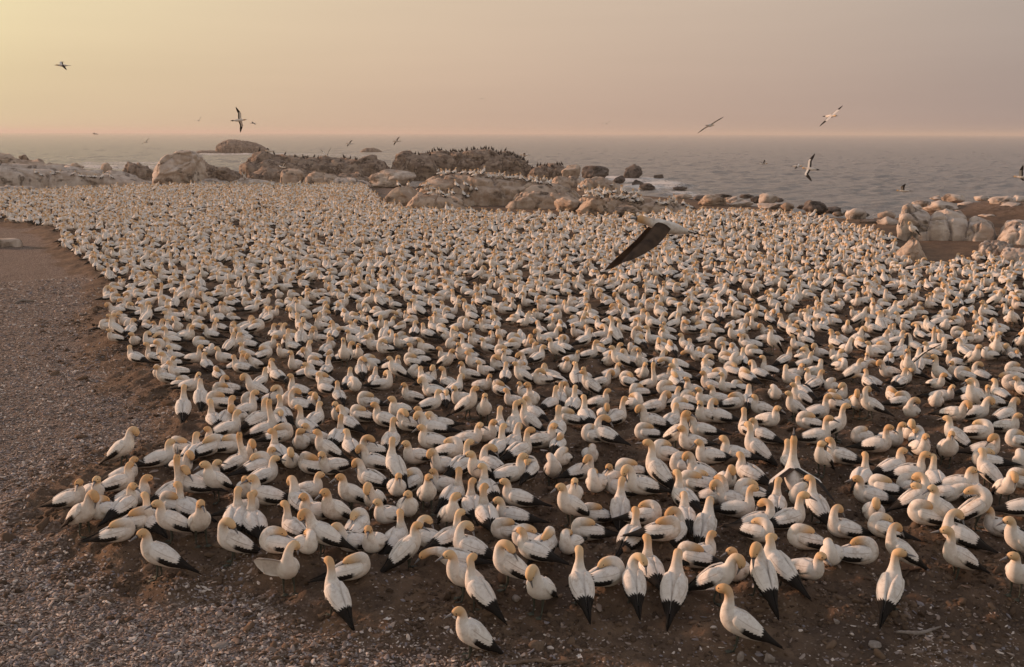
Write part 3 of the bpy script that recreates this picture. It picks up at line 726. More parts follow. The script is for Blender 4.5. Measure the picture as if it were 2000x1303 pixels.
# ------------------------------------------------------------------ the sea
def build_sea():
    th = np.radians(np.linspace(-42, 42, 640))
    r1 = 46 * np.exp(np.linspace(0, math.log(900 / 46.), 520))
    r2 = 900 * np.exp(np.linspace(0, math.log(25000 / 900.), 60))[1:]
    r = np.concatenate([r1, r2])
    T, Rr = np.meshgrid(th, r)
    x, y = (Rr * np.sin(T)).ravel(), (Rr * np.cos(T)).ravel()
    g = np.random.default_rng(11)
    z = np.zeros_like(x)
    for k in range(26):
        wl = 1.3 * 1.17 ** k if k < 16 else g.uniform(2, 9)
        a = g.normal(-1.35, .55)
        kx, ky = math.cos(a) * 2 * math.pi / wl, math.sin(a) * 2 * math.pi / wl
        s = np.sin(kx * x + ky * y + g.uniform(0, 6.28) + 1.5 * fbm(x * .03 + k, y * .03, k, 2))
        z += .014 * wl ** .42 * (s - .35 * s * s)
    z += .10 * fbm(x * .35, y * .55, 2., 3)
    rr = Rr.ravel()
    z *= np.interp(rr, [46, 80, 500, 900, 1000], [.6, 1, .9, .4, 0])
    foam = np.zeros_like(x)
    spots = [(1226, 351, 4, 1.15), (1258, 364, 4.5, 1.1), (1290, 356, 5, .95), (1312, 364, 4, .85), (1205, 346, 3.5, 1.15), (1335, 377, 4, .75), (1150, 343, 5, .75), (1112, 338, 4, .7), (1275, 349, 4, .9),
             (1400, 385, 4, .45), (1500, 393, 4, .4), (1580, 405, 4, .4), (1690, 420, 4, .45), (1185, 366, 3, .8), (1350, 362, 5, .5)]
    for px, py, rad, st in spots:
        c = on_plane(px, py, SEA_Z)
        foam = np.maximum(foam, st * np.exp(-(((x - c[0]) / rad) ** 2 + ((y - c[1]) / (rad * 2.2)) ** 2)))
    for (xa, ya, xb, yb, rad, st) in [(-60, 322, 330, 326, 22, .75), (60, 311, 230, 309, 20, .5), (180, 318, 300, 318, 16, .7), (560, 300, 720, 304, 22, .62), (380, 301, 540, 300.5, 20, .75), (680, 296, 770, 297, 20, .55), (720, 306, 780, 304, 14, .5)]:
        a, b = on_plane(xa, ya, SEA_Z), on_plane(xb, yb, SEA_Z)
        e = b - a; t = np.clip(((x - a[0]) * e[0] + (y - a[1]) * e[1]) / (e[0] ** 2 + e[1] ** 2), 0, 1)
        d = np.hypot((x - a[0] - t * e[0]) / (rad * .5), (y - a[1] - t * e[1]) / rad)
        foam = np.maximum(foam, st * np.exp(-d ** 2))
    z += SEA_Z + .12 * np.clip(foam - .3, 0, 1) * (1 + fbm(x, y, 1, 3))
    me = grid_mesh_fast('sea', np.stack([x, y, z], 1), len(r), len(th), M_SEA, {'foam': foam})
    me.flip_normals()
    return tag(link('sea', me), kind='structure')
build_sea()

# ------------------------------------------------------------------ gannets: shapes
def catmull(P, n):
    P = np.asarray(P, float)
    d = np.concatenate([[0], np.cumsum(np.sqrt(np.linalg.norm(np.diff(P[:, :3], axis=0), axis=1)))])
    Q = np.vstack([2 * P[0] - P[1], P, 2 * P[-1] - P[-2]])
    t = np.linspace(0, d[-1], n)
    k = np.clip(np.searchsorted(d, t, 'right') - 1, 0, len(P) - 2)
    f = ((t - d[k]) / (d[k + 1] - d[k]))[:, None]
    p0, p1, p2, p3 = Q[k], Q[k + 1], Q[k + 2], Q[k + 3]
    return .5 * (2 * p1 + (p2 - p0) * f + (2 * p0 - 5 * p1 + 4 * p2 - p3) * f ** 2 + (3 * p1 - p0 - 3 * p2 + p3) * f ** 3)
def loft(C, nr, ns, lat0=(0, 1, 0)):
    """C rows: x y z half-width half-height tone -> verts, faces, uv, frames"""
    S = catmull(C, nr)
    p, rw, rh, tone = S[:, :3], np.maximum(S[:, 3], .002), np.maximum(S[:, 4], .002), S[:, 5]
    T = np.gradient(p, axis=0); T /= np.linalg.norm(T, axis=1, keepdims=True) + 1e-9
    lat = np.array(lat0, float)
    V, UV, fr = [], [], []
    th = np.linspace(0, 2 * math.pi, ns, endpoint=False)
    for i in range(nr):
        lat = lat - T[i] * (lat @ T[i]); lat /= np.linalg.norm(lat) + 1e-9
        up = np.cross(T[i], lat)
        V.append(p[i] + np.outer(np.cos(th) * rw[i], lat) + np.outer(np.sin(th) * rh[i], up))
        UV.append(np.stack([np.full(ns, tone[i]), th / 6.2832], 1))
        fr.append((p[i], T[i], lat.copy(), up, rw[i], rh[i]))
    V, UV = np.vstack(V), np.vstack(UV)
    F = []
    for i in range(nr - 1):
        for j in range(ns):
            a, b = i * ns + j, i * ns + (j + 1) % ns
            F.append((a, b, b + ns, a + ns))
    F.append(tuple(range(ns))[::-1]); F.append(tuple(range((nr - 1) * ns, nr * ns)))
    return V, F, UV, fr

#            x     z     rw    rh
TORSO = [(-.345, .100, .018, .014), (-.30, .104, .048, .036), (-.22, .114, .090, .070), (-.10, .138, .132, .112), (.03, .156, .140, .132), (.113, .186, .114, .120)]
NECKS = {   # (x, y, z, r, tone) after the breast
    'n': [(.146, 0, .252, .078, .26), (.143, 0, .308, .060, .48), (.148, 0, .356, .051, .72), (.178, 0, .394, .053, .90), (.224, 0, .390, .047, .95), (.256, 0, .378, .027, .978), (.269, 0, .373, .016, .99)],
    'u': [(.140, 0, .262, .075, .25), (.133, 0, .335, .055, .46), (.134, 0, .398, .048, .66), (.147, 0, .450, .050, .85), (.182, 0, .472, .053, .92), (.227, 0, .462, .045, .96), (.253, 0, .453, .026, .978), (.266, 0, .448, .016, .99)],
    's': [(.135, 0, .285, .070, .25), (.118, 0, .390, .052, .48), (.105, 0, .480, .046, .68), (.100, 0, .560, .048, .85), (.104, 0, .615, .050, .94), (.108, 0, .655, .034, .972), (.110, 0, .685, .017, .99)],
    't': [(.135, .00, .245, .080, .20), (.112, .022, .300, .068, .34), (.058, .045, .318, .060, .52), (-.005, .052, .310, .056, .80), (-.055, .045, .296, .048, .93), (-.090, .035, .278, .034, .965), (-.110, .03, .262, .017, .97)],
    'p': [(.150, 0, .265, .074, .30), (.168, 0, .345, .057, .52), (.205, 0, .400, .050, .75), (.255, .0, .395, .052, .90), (.278, .004, .345, .050, .95), (.268, .008, .305, .030, .978), (.262, .01, .288, .018, .99)],
    'b': [(.142, 0, .262, .074, .30), (.142, .015, .345, .057, .52), (.115, .05, .400, .051, .76), (.060, .095, .405, .053, .90), (.020, .125, .365, .049, .95), (-.005, .135, .330, .030, .978), (-.015, .137, .312, .018, .99)],
    'f': [(.165, 0, .235, .076, .25), (.235, 0, .262, .058, .48), (.315, 0, .262, .050, .70), (.385, 0, .235, .052, .88), (.425, .0, .205, .050, .95), (.450, 0, .178, .030, .978), (.460, 0, .166, .018, .99)],
}
def neck_pts(pose, hd):
    N = [list(p) for p in NECKS[pose]]
    if hd:                              # turn the head about the top of the neck
        k = {'n': 3, 'u': 3, 'p': 3}.get(pose, 3)
        c = np.array(N[k - 1][:2])
        for i in range(k, len(N)):
            v = np.array(N[i][:2]) - c
            a = hd * min(1, (i - k + 1) / 2)
            N[i][0], N[i][1] = c[0] + v[0] * math.cos(a) - v[1] * math.sin(a), c[1] + v[0] * math.sin(a) + v[1] * math.cos(a)
    return N
def gannet_shape(pose, stand, hd=0.0, mirror=False, jit=0.0, nr=44, ns=14, seed=0, wings=(0, 0)):
    """all meshes of one gannet in a pose: dict part -> list of (verts, faces, uv)"""
    g = np.random.default_rng(seed)
    J = lambda s: g.normal(0, s) * jit
    pit = R((24 if pose in 'nbpt' else 30) + J(4)) if stand else R(3 + J(3))
    if pose == 's' and not stand: pit = R(10)
    if pose == 'f': pit = R(4)
    lift = .135 if stand else .0
    piv = np.array([-.03, .12])
    def tr(x, z):
        dx, dz = x - piv[0], z - piv[1]
        return piv[0] + dx * math.cos(pit) - dz * math.sin(pit), piv[1] + dx * math.sin(pit) + dz * math.cos(pit) + lift
    fat = .95 + .06 * J(1)
    C = []
    for x, z, rw, rh in TORSO:
        a, b = tr(x, z); C.append((a, 0, b, rw * fat, rh * fat, 0.0 if x < 0.1 else .12))
    bx, bz = tr(.115, .185)
    ox, oz = bx - .115, bz - .185
    js = (J(.012), J(.012), J(.014))
    N = neck_pts(pose, hd)
    for i, (x, y, z, r, tone) in enumerate(N):
        w = (i + 1) / len(N)
        C.append((x + ox + js[0] * w, y + js[1] * w * (0 if pose == 's' else 1), z + oz + js[2] * w, r, r, tone))
    C = np.array(C)
    V, F, UV, fr = loft(C, nr, ns)
    P = {'body': [(V, F, UV)]}
    p, T, lat, up, _, _ = fr[-1]
    # bill: long, tapering, slightly drooped
    dn = np.array([0, 0, -1.0])
    L = .098
    B = [(*(p - T * .012), .019, .018, 0), (*(p + T * L * .3), .0135, .014, .3), (*(p + T * L * .7 + dn * .001), .008, .009, .7), (*(p + T * L + dn * .005), .002, .003, 1)]
    b = loft(B, 7, 6, lat); P['bill'] = [b[:3]]
    # eyes sit each side of the head
    tone = np.array([UV[i * ns][0] for i in range(nr)])
    ih = int(np.argmin(np.abs(tone - .955)))
    c, Th, lh, uh, rw, rh = fr[ih]
    P['eye'] = []
    ev, ef = ico(1)
    for s in (1, -1):
        P['eye'].append((ev * .0085 + c + lh * s * rw * .93 + uh * rh * .2, ef, np.zeros((len(ev), 2))))
    # folded wings
    K = np.array([#  u    x     z     wy    wz    a0  a1
        (0.00, .126, .182, .094, .076, 48, 78), (0.10, .093, .176, .133, .120, 26, 98), (0.30, -.03, .156, .150, .138, 9, 110),
        (0.50, -.15, .136, .134, .114, 4, 114), (0.66, -.245, .122, .096, .080, 3, 112), (0.82, -.345, .108, .052, .042, 4, 106),
        (0.93, -.430, .097, .028, .022, 8, 100), (1.00, -.515, .086, .008, .006, 30, 80)])
    nu, nv = (20, 9) if ns >= 12 else (9, 5)
    us = np.linspace(0, 1, nu)
    I = lambda k: np.interp(us, K[:, 0], K[:, k])
    P['wing'] = []
    for si, s in enumerate((1, -1)):
        if wings[si]:
            P['wing'].append(open_wing(s, tr(.09, .20), wings[si], nu, 7)); continue
        dz = J(.006)
        A0, A1 = I(5), I(6)
        outer, inner, uv = [], [], []
        for i in range(nu):
            for j in range(nv):
                v = j / (nv - 1)
                an = R(A0[i] + (A1[i] - A0[i]) * v)
                for k, (lst, off) in enumerate(((outer, .006), (inner, -.012))):
                    puff = .006 * math.sin(math.pi * v) * math.sin(math.pi * min(1, us[i] * 1.3))
                    ry, rz = I(3)[i] * fat + off + puff, I(4)[i] * fat + off + puff
                    x, z = tr(I(1)[i], I(2)[i] + math.cos(an) * max(rz, .003) + dz)
                    lst.append((x, s * math.sin(an) * max(ry, .003), z))
                uv.append((us[i], v))
        V = np.array(outer + inner); n = nu * nv
        Fw = []
        for i in range(nu - 1):
            for j in range(nv - 1):
                a = i * nv + j
                q = (a, a + 1, a + nv + 1, a + nv) if s > 0 else (a, a + nv, a + nv + 1, a + 1)
                Fw.append(q)
        rim = [i * nv for i in range(nu)] + [(nu - 1) * nv + j for j in range(1, nv)] + [i * nv + nv - 1 for i in range(nu - 2, -1, -1)] + [j for j in range(nv - 2, 0, -1)]
        for a, b in zip(rim, rim[1:] + rim[:1]):
            Fw.append((b, a, a + n, b + n) if s < 0 else (a, b, b + n, a + n))
        P['wing'].append((V, Fw, np.array(uv + uv)))
    # wedge tail
    tv = []
    for (x, w, z, th) in [(-.27, .05, .107, .016), (-.36, .052, .098, .012), (-.44, .034, .088, .008), (-.545, .006, .074, .004)]:
        for yy, zz in ((w, 0), (0, th), (-w, 0), (0, -th * .6)):
            a, b = tr(x, z + zz); tv.append((a, yy, b))
    tf = [(i * 4 + j, i * 4 + (j + 1) % 4, i * 4 + 4 + (j + 1) % 4, i * 4 + 4 + j) for i in range(3) for j in range(4)] + [(3, 2, 1, 0), (12, 13, 14, 15)]
    P['tail'] = [(np.array(tv), tf, np.zeros((16, 2)))]
    if stand:
        P['leg'], P['foot'] = [], []
        for s in (1, -1):
            fx = .015 + s * .02
            hx, hz = tr(-.02, .04)
            lg = loft([(hx, s * .055, hz + .05, .030, .030, 0), (hx - .01, s * .058, hz - .005, .018, .018, .3), (fx - .02, s * .06, .055, .010, .010, .6), (fx, s * .062, .012, .010, .010, 1)], 8, 7)
            P['leg'].append(lg[:3])
            fv, ff = [], []
            toes = [(-38, .075), (-6, .10), (28, .085)]
            fv.append((fx - .015, s * .062, .014)); fv.append((fx - .015, s * .062, .002))
            for an, ln in toes:
                a = R(an * s)
                fv += [(fx + math.cos(a) * ln, s * .062 + math.sin(a) * ln, .006), (fx + math.cos(a) * ln, s * .062 + math.sin(a) * ln, .0)]
            for a, b in ((1, 2), (2, 3)):
                am = R((toes[a - 1][0] + toes[b - 1][0]) / 2 * s); lm = (toes[a - 1][1] + toes[b - 1][1]) * .40
                k = len(fv); fv += [(fx + math.cos(am) * lm, s * .062 + math.sin(am) * lm, .006), (fx + math.cos(am) * lm, s * .062 + math.sin(am) * lm, .0)]
                ff += [(0, 2 * a, k), (0, k, 2 * b), (1, k + 1, 2 * a + 1), (1, 2 * b + 1, k + 1), (2 * a, 2 * a + 1, k + 1, k), (k, k + 1, 2 * b + 1, 2 * b)]
            ff += [(0, 1, 3, 2), (0, 6, 7, 1)]
            P['foot'].append((np.array(fv), ff, np.zeros((len(fv), 2))))
    if mirror:
        for k in P:
            P[k] = [(v * np.array([1, -1, 1]), [tuple(reversed(f)) for f in fs], uv) for v, fs, uv in P[k]]
    return P
def open_wing(s, root, ang, nu=20, nv=7, L1=.36, L2=.52):
    """a spread wing; ang = (dihedral1, dihedral2, sweep1, sweep2) in degrees"""
    d1, d2, s1, s2 = [R(a) for a in ang[:4]]
    tw = R(ang[4]) if len(ang) > 4 else 0.0
    cs = ang[5] if len(ang) > 5 else 1.0
    if len(ang) > 6: L1, L2 = ang[6], ang[7]
    dirv = lambda d, sw: np.array([math.sin(sw), math.cos(sw) * math.cos(d), math.cos(sw) * math.sin(d)])
    e1, e2 = dirv(d1, s1), dirv(d2, s2)
    rx, rz = root
    up, lo, uv = [], [], []
    for i in range(nu):
        u = i / (nu - 1)
        if u < .42: c = np.array([rx, .06, rz]) + e1 * L1 * u / .42
        else: c = np.array([rx, .06, rz]) + e1 * L1 + e2 * L2 * (u - .42) / .58
        ch = np.interp(u, [0, .2, .42, .7, .9, 1], [.19, .20, .18, .135, .075, .012]) * cs
        w = sstep(.3, .55, u)
        e = e1 * (1 - w) + e2 * w
        cd = np.array([-math.cos(tw), 0, -math.sin(tw)]); cd = cd - e * (cd @ e) * .8; cd /= np.linalg.norm(cd)
        nrm = np.cross(cd, e); nrm /= np.linalg.norm(nrm)
        if nrm[2] < 0: nrm = -nrm
        for j in range(nv):
            v = j / (nv - 1)
            t = .055 * ch * 4 * (v + .03) * (1 - v) + .0015
            cam_ = .10 * ch * math.sin(math.pi * v)
            q = c + cd * ch * (v - .25)
            A, Bq = q + nrm * (cam_ + t), q + nrm * (cam_ - t)
            up.append((A[0], A[1] * s, A[2])); lo.append((Bq[0], Bq[1] * s, Bq[2])); uv.append((u, v))
    n = nu * nv
    F = []
    for i in range(nu - 1):
        for j in range(nv - 1):
            a = i * nv + j
            q = (a, a + 1, a + nv + 1, a + nv)
            F.append(q if s < 0 else q[::-1]); F.append(tuple(x + n for x in (q[::-1] if s < 0 else q)))
    rim = [i * nv for i in range(nu)] + [(nu - 1) * nv + j for j in range(1, nv)] + [i * nv + nv - 1 for i in range(nu - 2, -1, -1)] + [j for j in range(nv - 2, 0, -1)]
    for a, b in zip(rim, rim[1:] + rim[:1]):
        F.append((a, b, b + n, a + n) if s > 0 else (b, a, a + n, b + n))
    return np.array(up + lo), F, np.array(uv + uv)

PMAT = {'body': M_BODY, 'bill': M_BILL, 'eye': M_EYE, 'wing': M_WING, 'tail': M_TAIL, 'leg': M_LEG, 'foot': M_LEG}
_kits = {}
def kit(pose, stand, hd, mirror, var, wings=(0, 0)):
    key = (pose, stand, hd, mirror, var, wings)
    if key not in _kits:
        P = gannet_shape(pose, stand, hd, mirror, 1.0 if var else 0.0, 44, 14, abs(hash((pose, stand, var))) % 9999 if False else (ord(pose) * 7 + stand * 3 + var * 101), wings)
        _kits[key] = {k: [mesh_from(k, *x[:2], (M_UNDER if wings[i % 2] and len(wings[i % 2]) > 5 else M_FLY) if (k == 'wing' and wings[i % 2]) else PMAT[k], True, x[2]) for i, x in enumerate(v)] for k, v in P.items()}
    return _kits[key]
def place_gannet(K, loc, rot, scale, name='gannet'):
    root = link(name, None, loc=loc, rot=rot, scale=scale)
    root.empty_display_size = .2
    for k in ('body', 'wing', 'tail', 'bill', 'eye'):
        for me in K[k]:
            link(k, me, root)
    for i, me in enumerate(K.get('leg', [])):
        lg = link('leg', me, root)
        link('foot', K['foot'][i], lg)
    return root

SPECIAL = {
    (918, 1283): 'frontmost gannet, standing alone facing left, bill level, bottom centre', (1437, 1268): 'lone gannet standing tall with neck stretched up and bill pointing down, bottom right',
    (311, 1130): 'gannet standing in front at lower left, facing left, black tail to the right', (656, 1203): 'gannet seen from behind with long black tail hanging, front edge left of centre',
    (565, 1157): 'gannet holding its left wing half open while preening, front edge', (1050, 1207): 'gannet on open soil bending to preen its breast, legs apart, bottom centre',
    (1548, 968): 'gannet pointing its bill straight up with neck fully stretched, right of centre', (336, 985): 'gannet pointing its bill at the sky near the left tip of the colony',
    (464, 928): 'sky-pointing gannet with orange neck, inside the left part of the colony', (518, 858): 'sky-pointing gannet with brown-orange neck, left, higher in the photo',
    (360, 826): 'gannet seen from behind alone on the gravel at the upper left edge', (245, 924): 'gannet preening its breast on gravel, outside the left edge',
    (890, 1130): 'gannet reaching its neck low and forward to the left, bottom centre', (1845, 992): 'gannet reaching down to the right with neck bent low, far right',
    (1738, 1190): 'gannet standing with its back turned and black wing band, bottom right', (934, 1196): 'tall gannet with upright neck and long black tail behind the frontmost one',
    (990, 1148): 'large gannet preening its side, long black wing tip to the right, bottom centre', (1575, 1143): 'sitting gannet with bill pointing right beside a sleeping one, lower right',
}
POSE_WORD = {'n': ('sitting gannet with head drawn in', 'standing gannet with head drawn in'), 'u': ('sitting gannet with neck held up', 'standing gannet with neck held up'),
             's': ('sky-pointing gannet', 'sky-pointing gannet'), 't': ('sleeping gannet with head tucked back', 'standing gannet with head tucked back'),
             'p': ('sitting gannet preening its breast', 'standing gannet preening its breast'), 'b': ('sitting gannet preening its back', 'standing gannet preening its back'),
             'f': ('gannet reaching low', 'gannet reaching low'), 'w': ('gannet with open wing', 'gannet with open wing')}
FACE = ['facing away', 'facing away right', 'facing right', 'facing front right', 'facing the viewer', 'facing front left', 'facing left', 'facing away left']
COLW = ['at left edge', 'far left', 'left', 'left of centre', 'centre left', 'centre right', 'right of centre', 'right', 'far right', 'at right edge']
ROWW = ['front rank', 'second rank', 'third rank', 'fourth rank', 'fifth rank', 'sixth rank', 'seventh rank', 'eighth rank', 'ninth rank', 'tenth rank']
labels = []
for (x, y, c, a) in birds:
    L = SPECIAL.get((int(x), int(y)))
    if not L:
        row = ROWW[min(9, int((1215 - min(y, 1214)) / 42.5))]
        L = '%s, %s, %s, %s' % (POSE_WORD[c[1]][c[0] == 'S'], FACE[int(((a + 22.5) % 360) // 45)], COLW[min(9, int(x / 200))], row)
    labels.append(L)
from collections import defaultdict
dup = defaultdict(list)
for i, L in enumerate(labels): dup[L].append(i)
for L, ids in dup.items():
    if len(ids) > 1:
        ids.sort(key=lambda i: birds[i][0])
        words = ['left one', 'right one'] if len(ids) == 2 else ['leftmost', 'middle one', 'rightmost'] if len(ids) == 3 else ['leftmost', 'second from left', 'third from left', 'fourth from left', 'fifth from left']
        for i, w in zip(ids, words): labels[i] = L + ', ' + w
BIRD_XY = []
grand = np.random.default_rng(5)
for (x, y, c, a), lb in zip(birds, labels):
    p = ground_at(x, y)
    BIRD_XY.append(p[:2])
    stand = int(c[0] == 'S')
    pose = c[1]
    hd = {'l': R(85), 'r': R(-85)}.get(c[2:3], 0.0)
    wings = (0, 0)
    if not hd and pose in 'nu': hd = R(float(grand.choice([-35, -15, 0, 0, 15, 35])))
    if pose == 'w': pose, wings = 'b', (0, (14, -12, -12, -50, 66, 1.35, .24, .13))
    if (x, y) == (1548, 968): wings = ((-22, -38, -38, -70), (-22, -38, -38, -70))
    mirror = bool(grand.random() < .5) if pose in 'tb' and not any(wings) else False
    K = kit(pose, stand, hd, mirror, int(grand.integers(0, 3)), wings)
    face = -R(a) + math.pi / 2 - math.atan2(p[0], p[1]) * .6
    o = place_gannet(K, (p[0], p[1], p[2] + float(nest(p[0:1], p[1:2])[0]) - (.0 if stand else .015)), (grand.normal(0, .03), grand.normal(0, .03), face + grand.normal(0, .06)), float(grand.uniform(.92, 1.05)))
    tag(o, lb, 'gannet', 'gannets at the near edge of the colony')
BIRD_XY = np.array(BIRD_XY)

# ------------------------------------------------------------------ the rest of the colony: one mass
def joined(P, name):
    mats = [M_BODY, M_WING, M_TAIL, M_BILL, M_LEG, M_EYE]
    mi = {'body': 0, 'wing': 1, 'tail': 2, 'bill': 3, 'leg': 4, 'foot': 4}
    V, F, U, M, o = [], [], [], [], 0
    for k, lst in P.items():
        if k == 'eye': continue
        for v, f, uv in lst:
            V.append(v); U.append(uv); F += [tuple(i + o for i in q) for q in f]; M += [mi[k]] * len(f); o += len(v)
    me = mesh_from(name, np.vstack(V), F, mats, True, np.vstack(U))
    me.polygons.foreach_set('material_index', np.array(M, np.int32))
    return me
def instancer(name, mat_pts, pose, rot, scl, meshes):
    """ONE object: points that carry copies of a few meshes (geometry nodes)"""
    hid = bpy.data.collections.new(name + '_kinds')
    for i, me in enumerate(meshes):
        hid.objects.link(bpy.data.objects.new('%s_%02d' % (name, i), me))
    me = bpy.data.meshes.new(name)
    me.vertices.add(len(mat_pts)); me.vertices.foreach_set('co', np.asarray(mat_pts, np.float32).ravel())
    a = me.attributes.new('kind_index', 'INT', 'POINT'); a.data.foreach_set('value', np.asarray(pose, np.int32))
    a = me.attributes.new('turn', 'FLOAT_VECTOR', 'POINT'); a.data.foreach_set('vector', np.asarray(rot, np.float32).ravel())
    a = me.attributes.new('grow', 'FLOAT_VECTOR', 'POINT'); a.data.foreach_set('vector', np.asarray(scl, np.float32).ravel())
    ng = bpy.data.node_groups.new(name, 'GeometryNodeTree')
    ng.interface.new_socket('Geometry', in_out='INPUT', socket_type='NodeSocketGeometry')
    ng.interface.new_socket('Geometry', in_out='OUTPUT', socket_type='NodeSocketGeometry')
    n = ng.nodes.new
    gi, go, ip, ci = n('NodeGroupInput'), n('NodeGroupOutput'), n('GeometryNodeInstanceOnPoints'), n('GeometryNodeCollectionInfo')
    ci.inputs['Collection'].default_value = hid
    ci.inputs['Separate Children'].default_value = True
    ci.inputs['Reset Children'].default_value = True
    ip.inputs['Pick Instance'].default_value = True
    def na(nm, t):
        q = n('GeometryNodeInputNamedAttribute'); q.data_type = t; q.inputs['Name'].default_value = nm
        return [o for o in q.outputs if o.enabled and o.name == 'Attribute'][0]
    L = ng.links.new
    L(gi.outputs[0], ip.inputs['Points']); L(ci.outputs[0], ip.inputs['Instance'])
    L(na('kind_index', 'INT'), ip.inputs['Instance Index'])
    e2r = n('FunctionNodeEulerToRotation'); L(na('turn', 'FLOAT_VECTOR'), e2r.inputs[0]); L(e2r.outputs[0], ip.inputs['Rotation'])
    L(na('grow', 'FLOAT_VECTOR'), ip.inputs['Scale'])
    L(ip.outputs[0], go.inputs[0])
    o = link(name, me)
    md = o.modifiers.new('scatter', 'NODES'); md.node_group = ng
    return o
CROWD = [('f', 0, 0), ('b', 0, 0), ('n', 0, 0), ('n', 0, R(40)), ('n', 0, R(-60)), ('u', 0, 0), ('u', 0, R(50)), ('t', 0, 0), ('t', 0, 0), ('p', 0, 0), ('b', 0, 0), ('n', 1, R(20)), ('u', 1, 0), ('s', 0, 0), ('p', 1, 0)]
CROWD_W = np.array([.035, .06, .16, .12, .12, .05, .04, .13, .09, .08, .06, .05, .02, .006, .02]); CROWD_W /= CROWD_W.sum()
crowd_meshes = [joined(gannet_shape(p, s, h, i in (1, 8), .6, 24, 9, i), 'gannet_kind') for i, (p, s, h) in enumerate(CROWD)]
def rock_top(x, y):
    best = None
    for o, b in ROCKS:
        h = b.ray_cast(Vector((x, y, 20)), Vector((0, 0, -1)))
        if h[0] is not None and (best is None or h[0].z > best): best = h[0].z
    return best
def see(px, py):
    d = Vector(ray(px, py)); o = Vector((0, 0, CAM_H)); best = None
    for ob, b in ROCKS:
        h = b.ray_cast(o, d)
        if h[0] is not None and (best is None or h[3] < best[1]): best = (h[0], h[3])
    return None if best is None else best[0]
def build_crowd():
    g = np.random.default_rng(23)
    xs = [p[0] for p in COLONY]; ys = [p[1] for p in COLONY]
    S = .685
    gx, gy = np.meshgrid(np.arange(min(xs), max(xs), S), np.arange(min(ys), max(ys), S * .866))
    gx = gx + (np.arange(gx.shape[0]) % 2)[:, None] * S * .5
    x = gx.ravel() + g.uniform(-.30, .30, gx.size) * S
    y = gy.ravel() + g.uniform(-.30, .30, gx.size) * S
    ok = poly_sdf(COLONY, x, y) > .25
    ok &= g.random(x.size) > .07 + .10 * sstep(.2, .9, fbm(x * .4, y * .4, 3, 2))
    x, y = x[ok], y[ok]
    z = height(x, y)
    pp = project(np.stack([x, y, z], 1))
    ok = ~((pp[:, 1] > 806) & (pp[:, 0] < 2012)) & (np.abs(x) < y * .85 + 4)
    dn = np.min(np.hypot(x[:, None] - BIRD_XY[None, :, 0], y[:, None] - BIRD_XY[None, :, 1]), 1)
    ok &= dn > .52
    x, y, z = x[ok], y[ok], z[ok]
    keep = np.ones(len(x), bool)
    for i in range(len(x)):
        if y[i] > 40:
            t = rock_top(x[i], y[i])
            if t is not None and t > z[i] + .03: keep[i] = False
    x, y, z = x[keep], y[keep], z[keep]
    # on the rocks
    rp = []
    for (xa, ya, xb, yb, n, sp) in [(824, 341, 870, 341, 12, 3), (870, 341, 960, 346, 16, 2.5), (960, 348, 1075, 362, 22, 3), (822, 372, 850, 384, 7, 5), (850, 380, 932, 388, 12, 4),
                                    (768, 366, 812, 364, 5, 3), (1125, 374, 1260, 384, 16, 3), (1140, 386, 1260, 398, 18, 5), (1280, 398, 1350, 404, 10, 3), (60, 345, 220, 357, 9, 3), (160, 352, 190, 356, 4, 2)]:
        for k in range(n):
            t = (k + g.random()) / n
            h = see(xa + (xb - xa) * t + g.normal(0, 1.5), ya + (yb - ya) * t + g.normal(0, sp))
            if h is not None:
                tz = rock_top(h.x, h.y + .15)
                if tz is not None and abs(tz - h.z) < .6: rp.append((h.x, h.y + .15, tz))
    rp = np.array(rp)
    P = np.concatenate([np.stack([x, y, z - .01], 1), rp])
    n = len(P)
    pose = g.choice(len(CROWD), n, p=CROWD_W)
    pose[-len(rp):] = g.choice([2, 3, 5, 11, 12, 4], len(rp))
    az = g.choice([R(180), R(180), R(0), R(90), R(-90), R(20), R(150), R(210)], n) + g.normal(0, .5, n)
    rot = np.stack([g.normal(0, .04, n), g.normal(0, .04, n), az], 1)
    sc = g.uniform(.88, 1.02, n)
    o = instancer('gannet_colony', P, pose, rot, np.stack([sc] * 3, 1), crowd_meshes)
    tag(o, 'dense mass of white gannets nesting across the flat ground and on the rocks', 'bird colony', kind='stuff')
    print('crowd', n, 'on rocks', len(rp))
build_crowd()

# the gannet perched on the pointed boulder
def perch():
    bb = [PERCH.matrix_world @ v.co for v in PERCH.data.vertices]
    t = max(bb, key=lambda v: v.z)
    o = place_gannet(kit('p', 1, 0.0, False, 1), (t.x, t.y + .02, t.z - .03), (0, 0, R(200)), 1.0)
    tag(o, 'gannet standing on top of the pointed boulder at right', 'gannet')
perch()
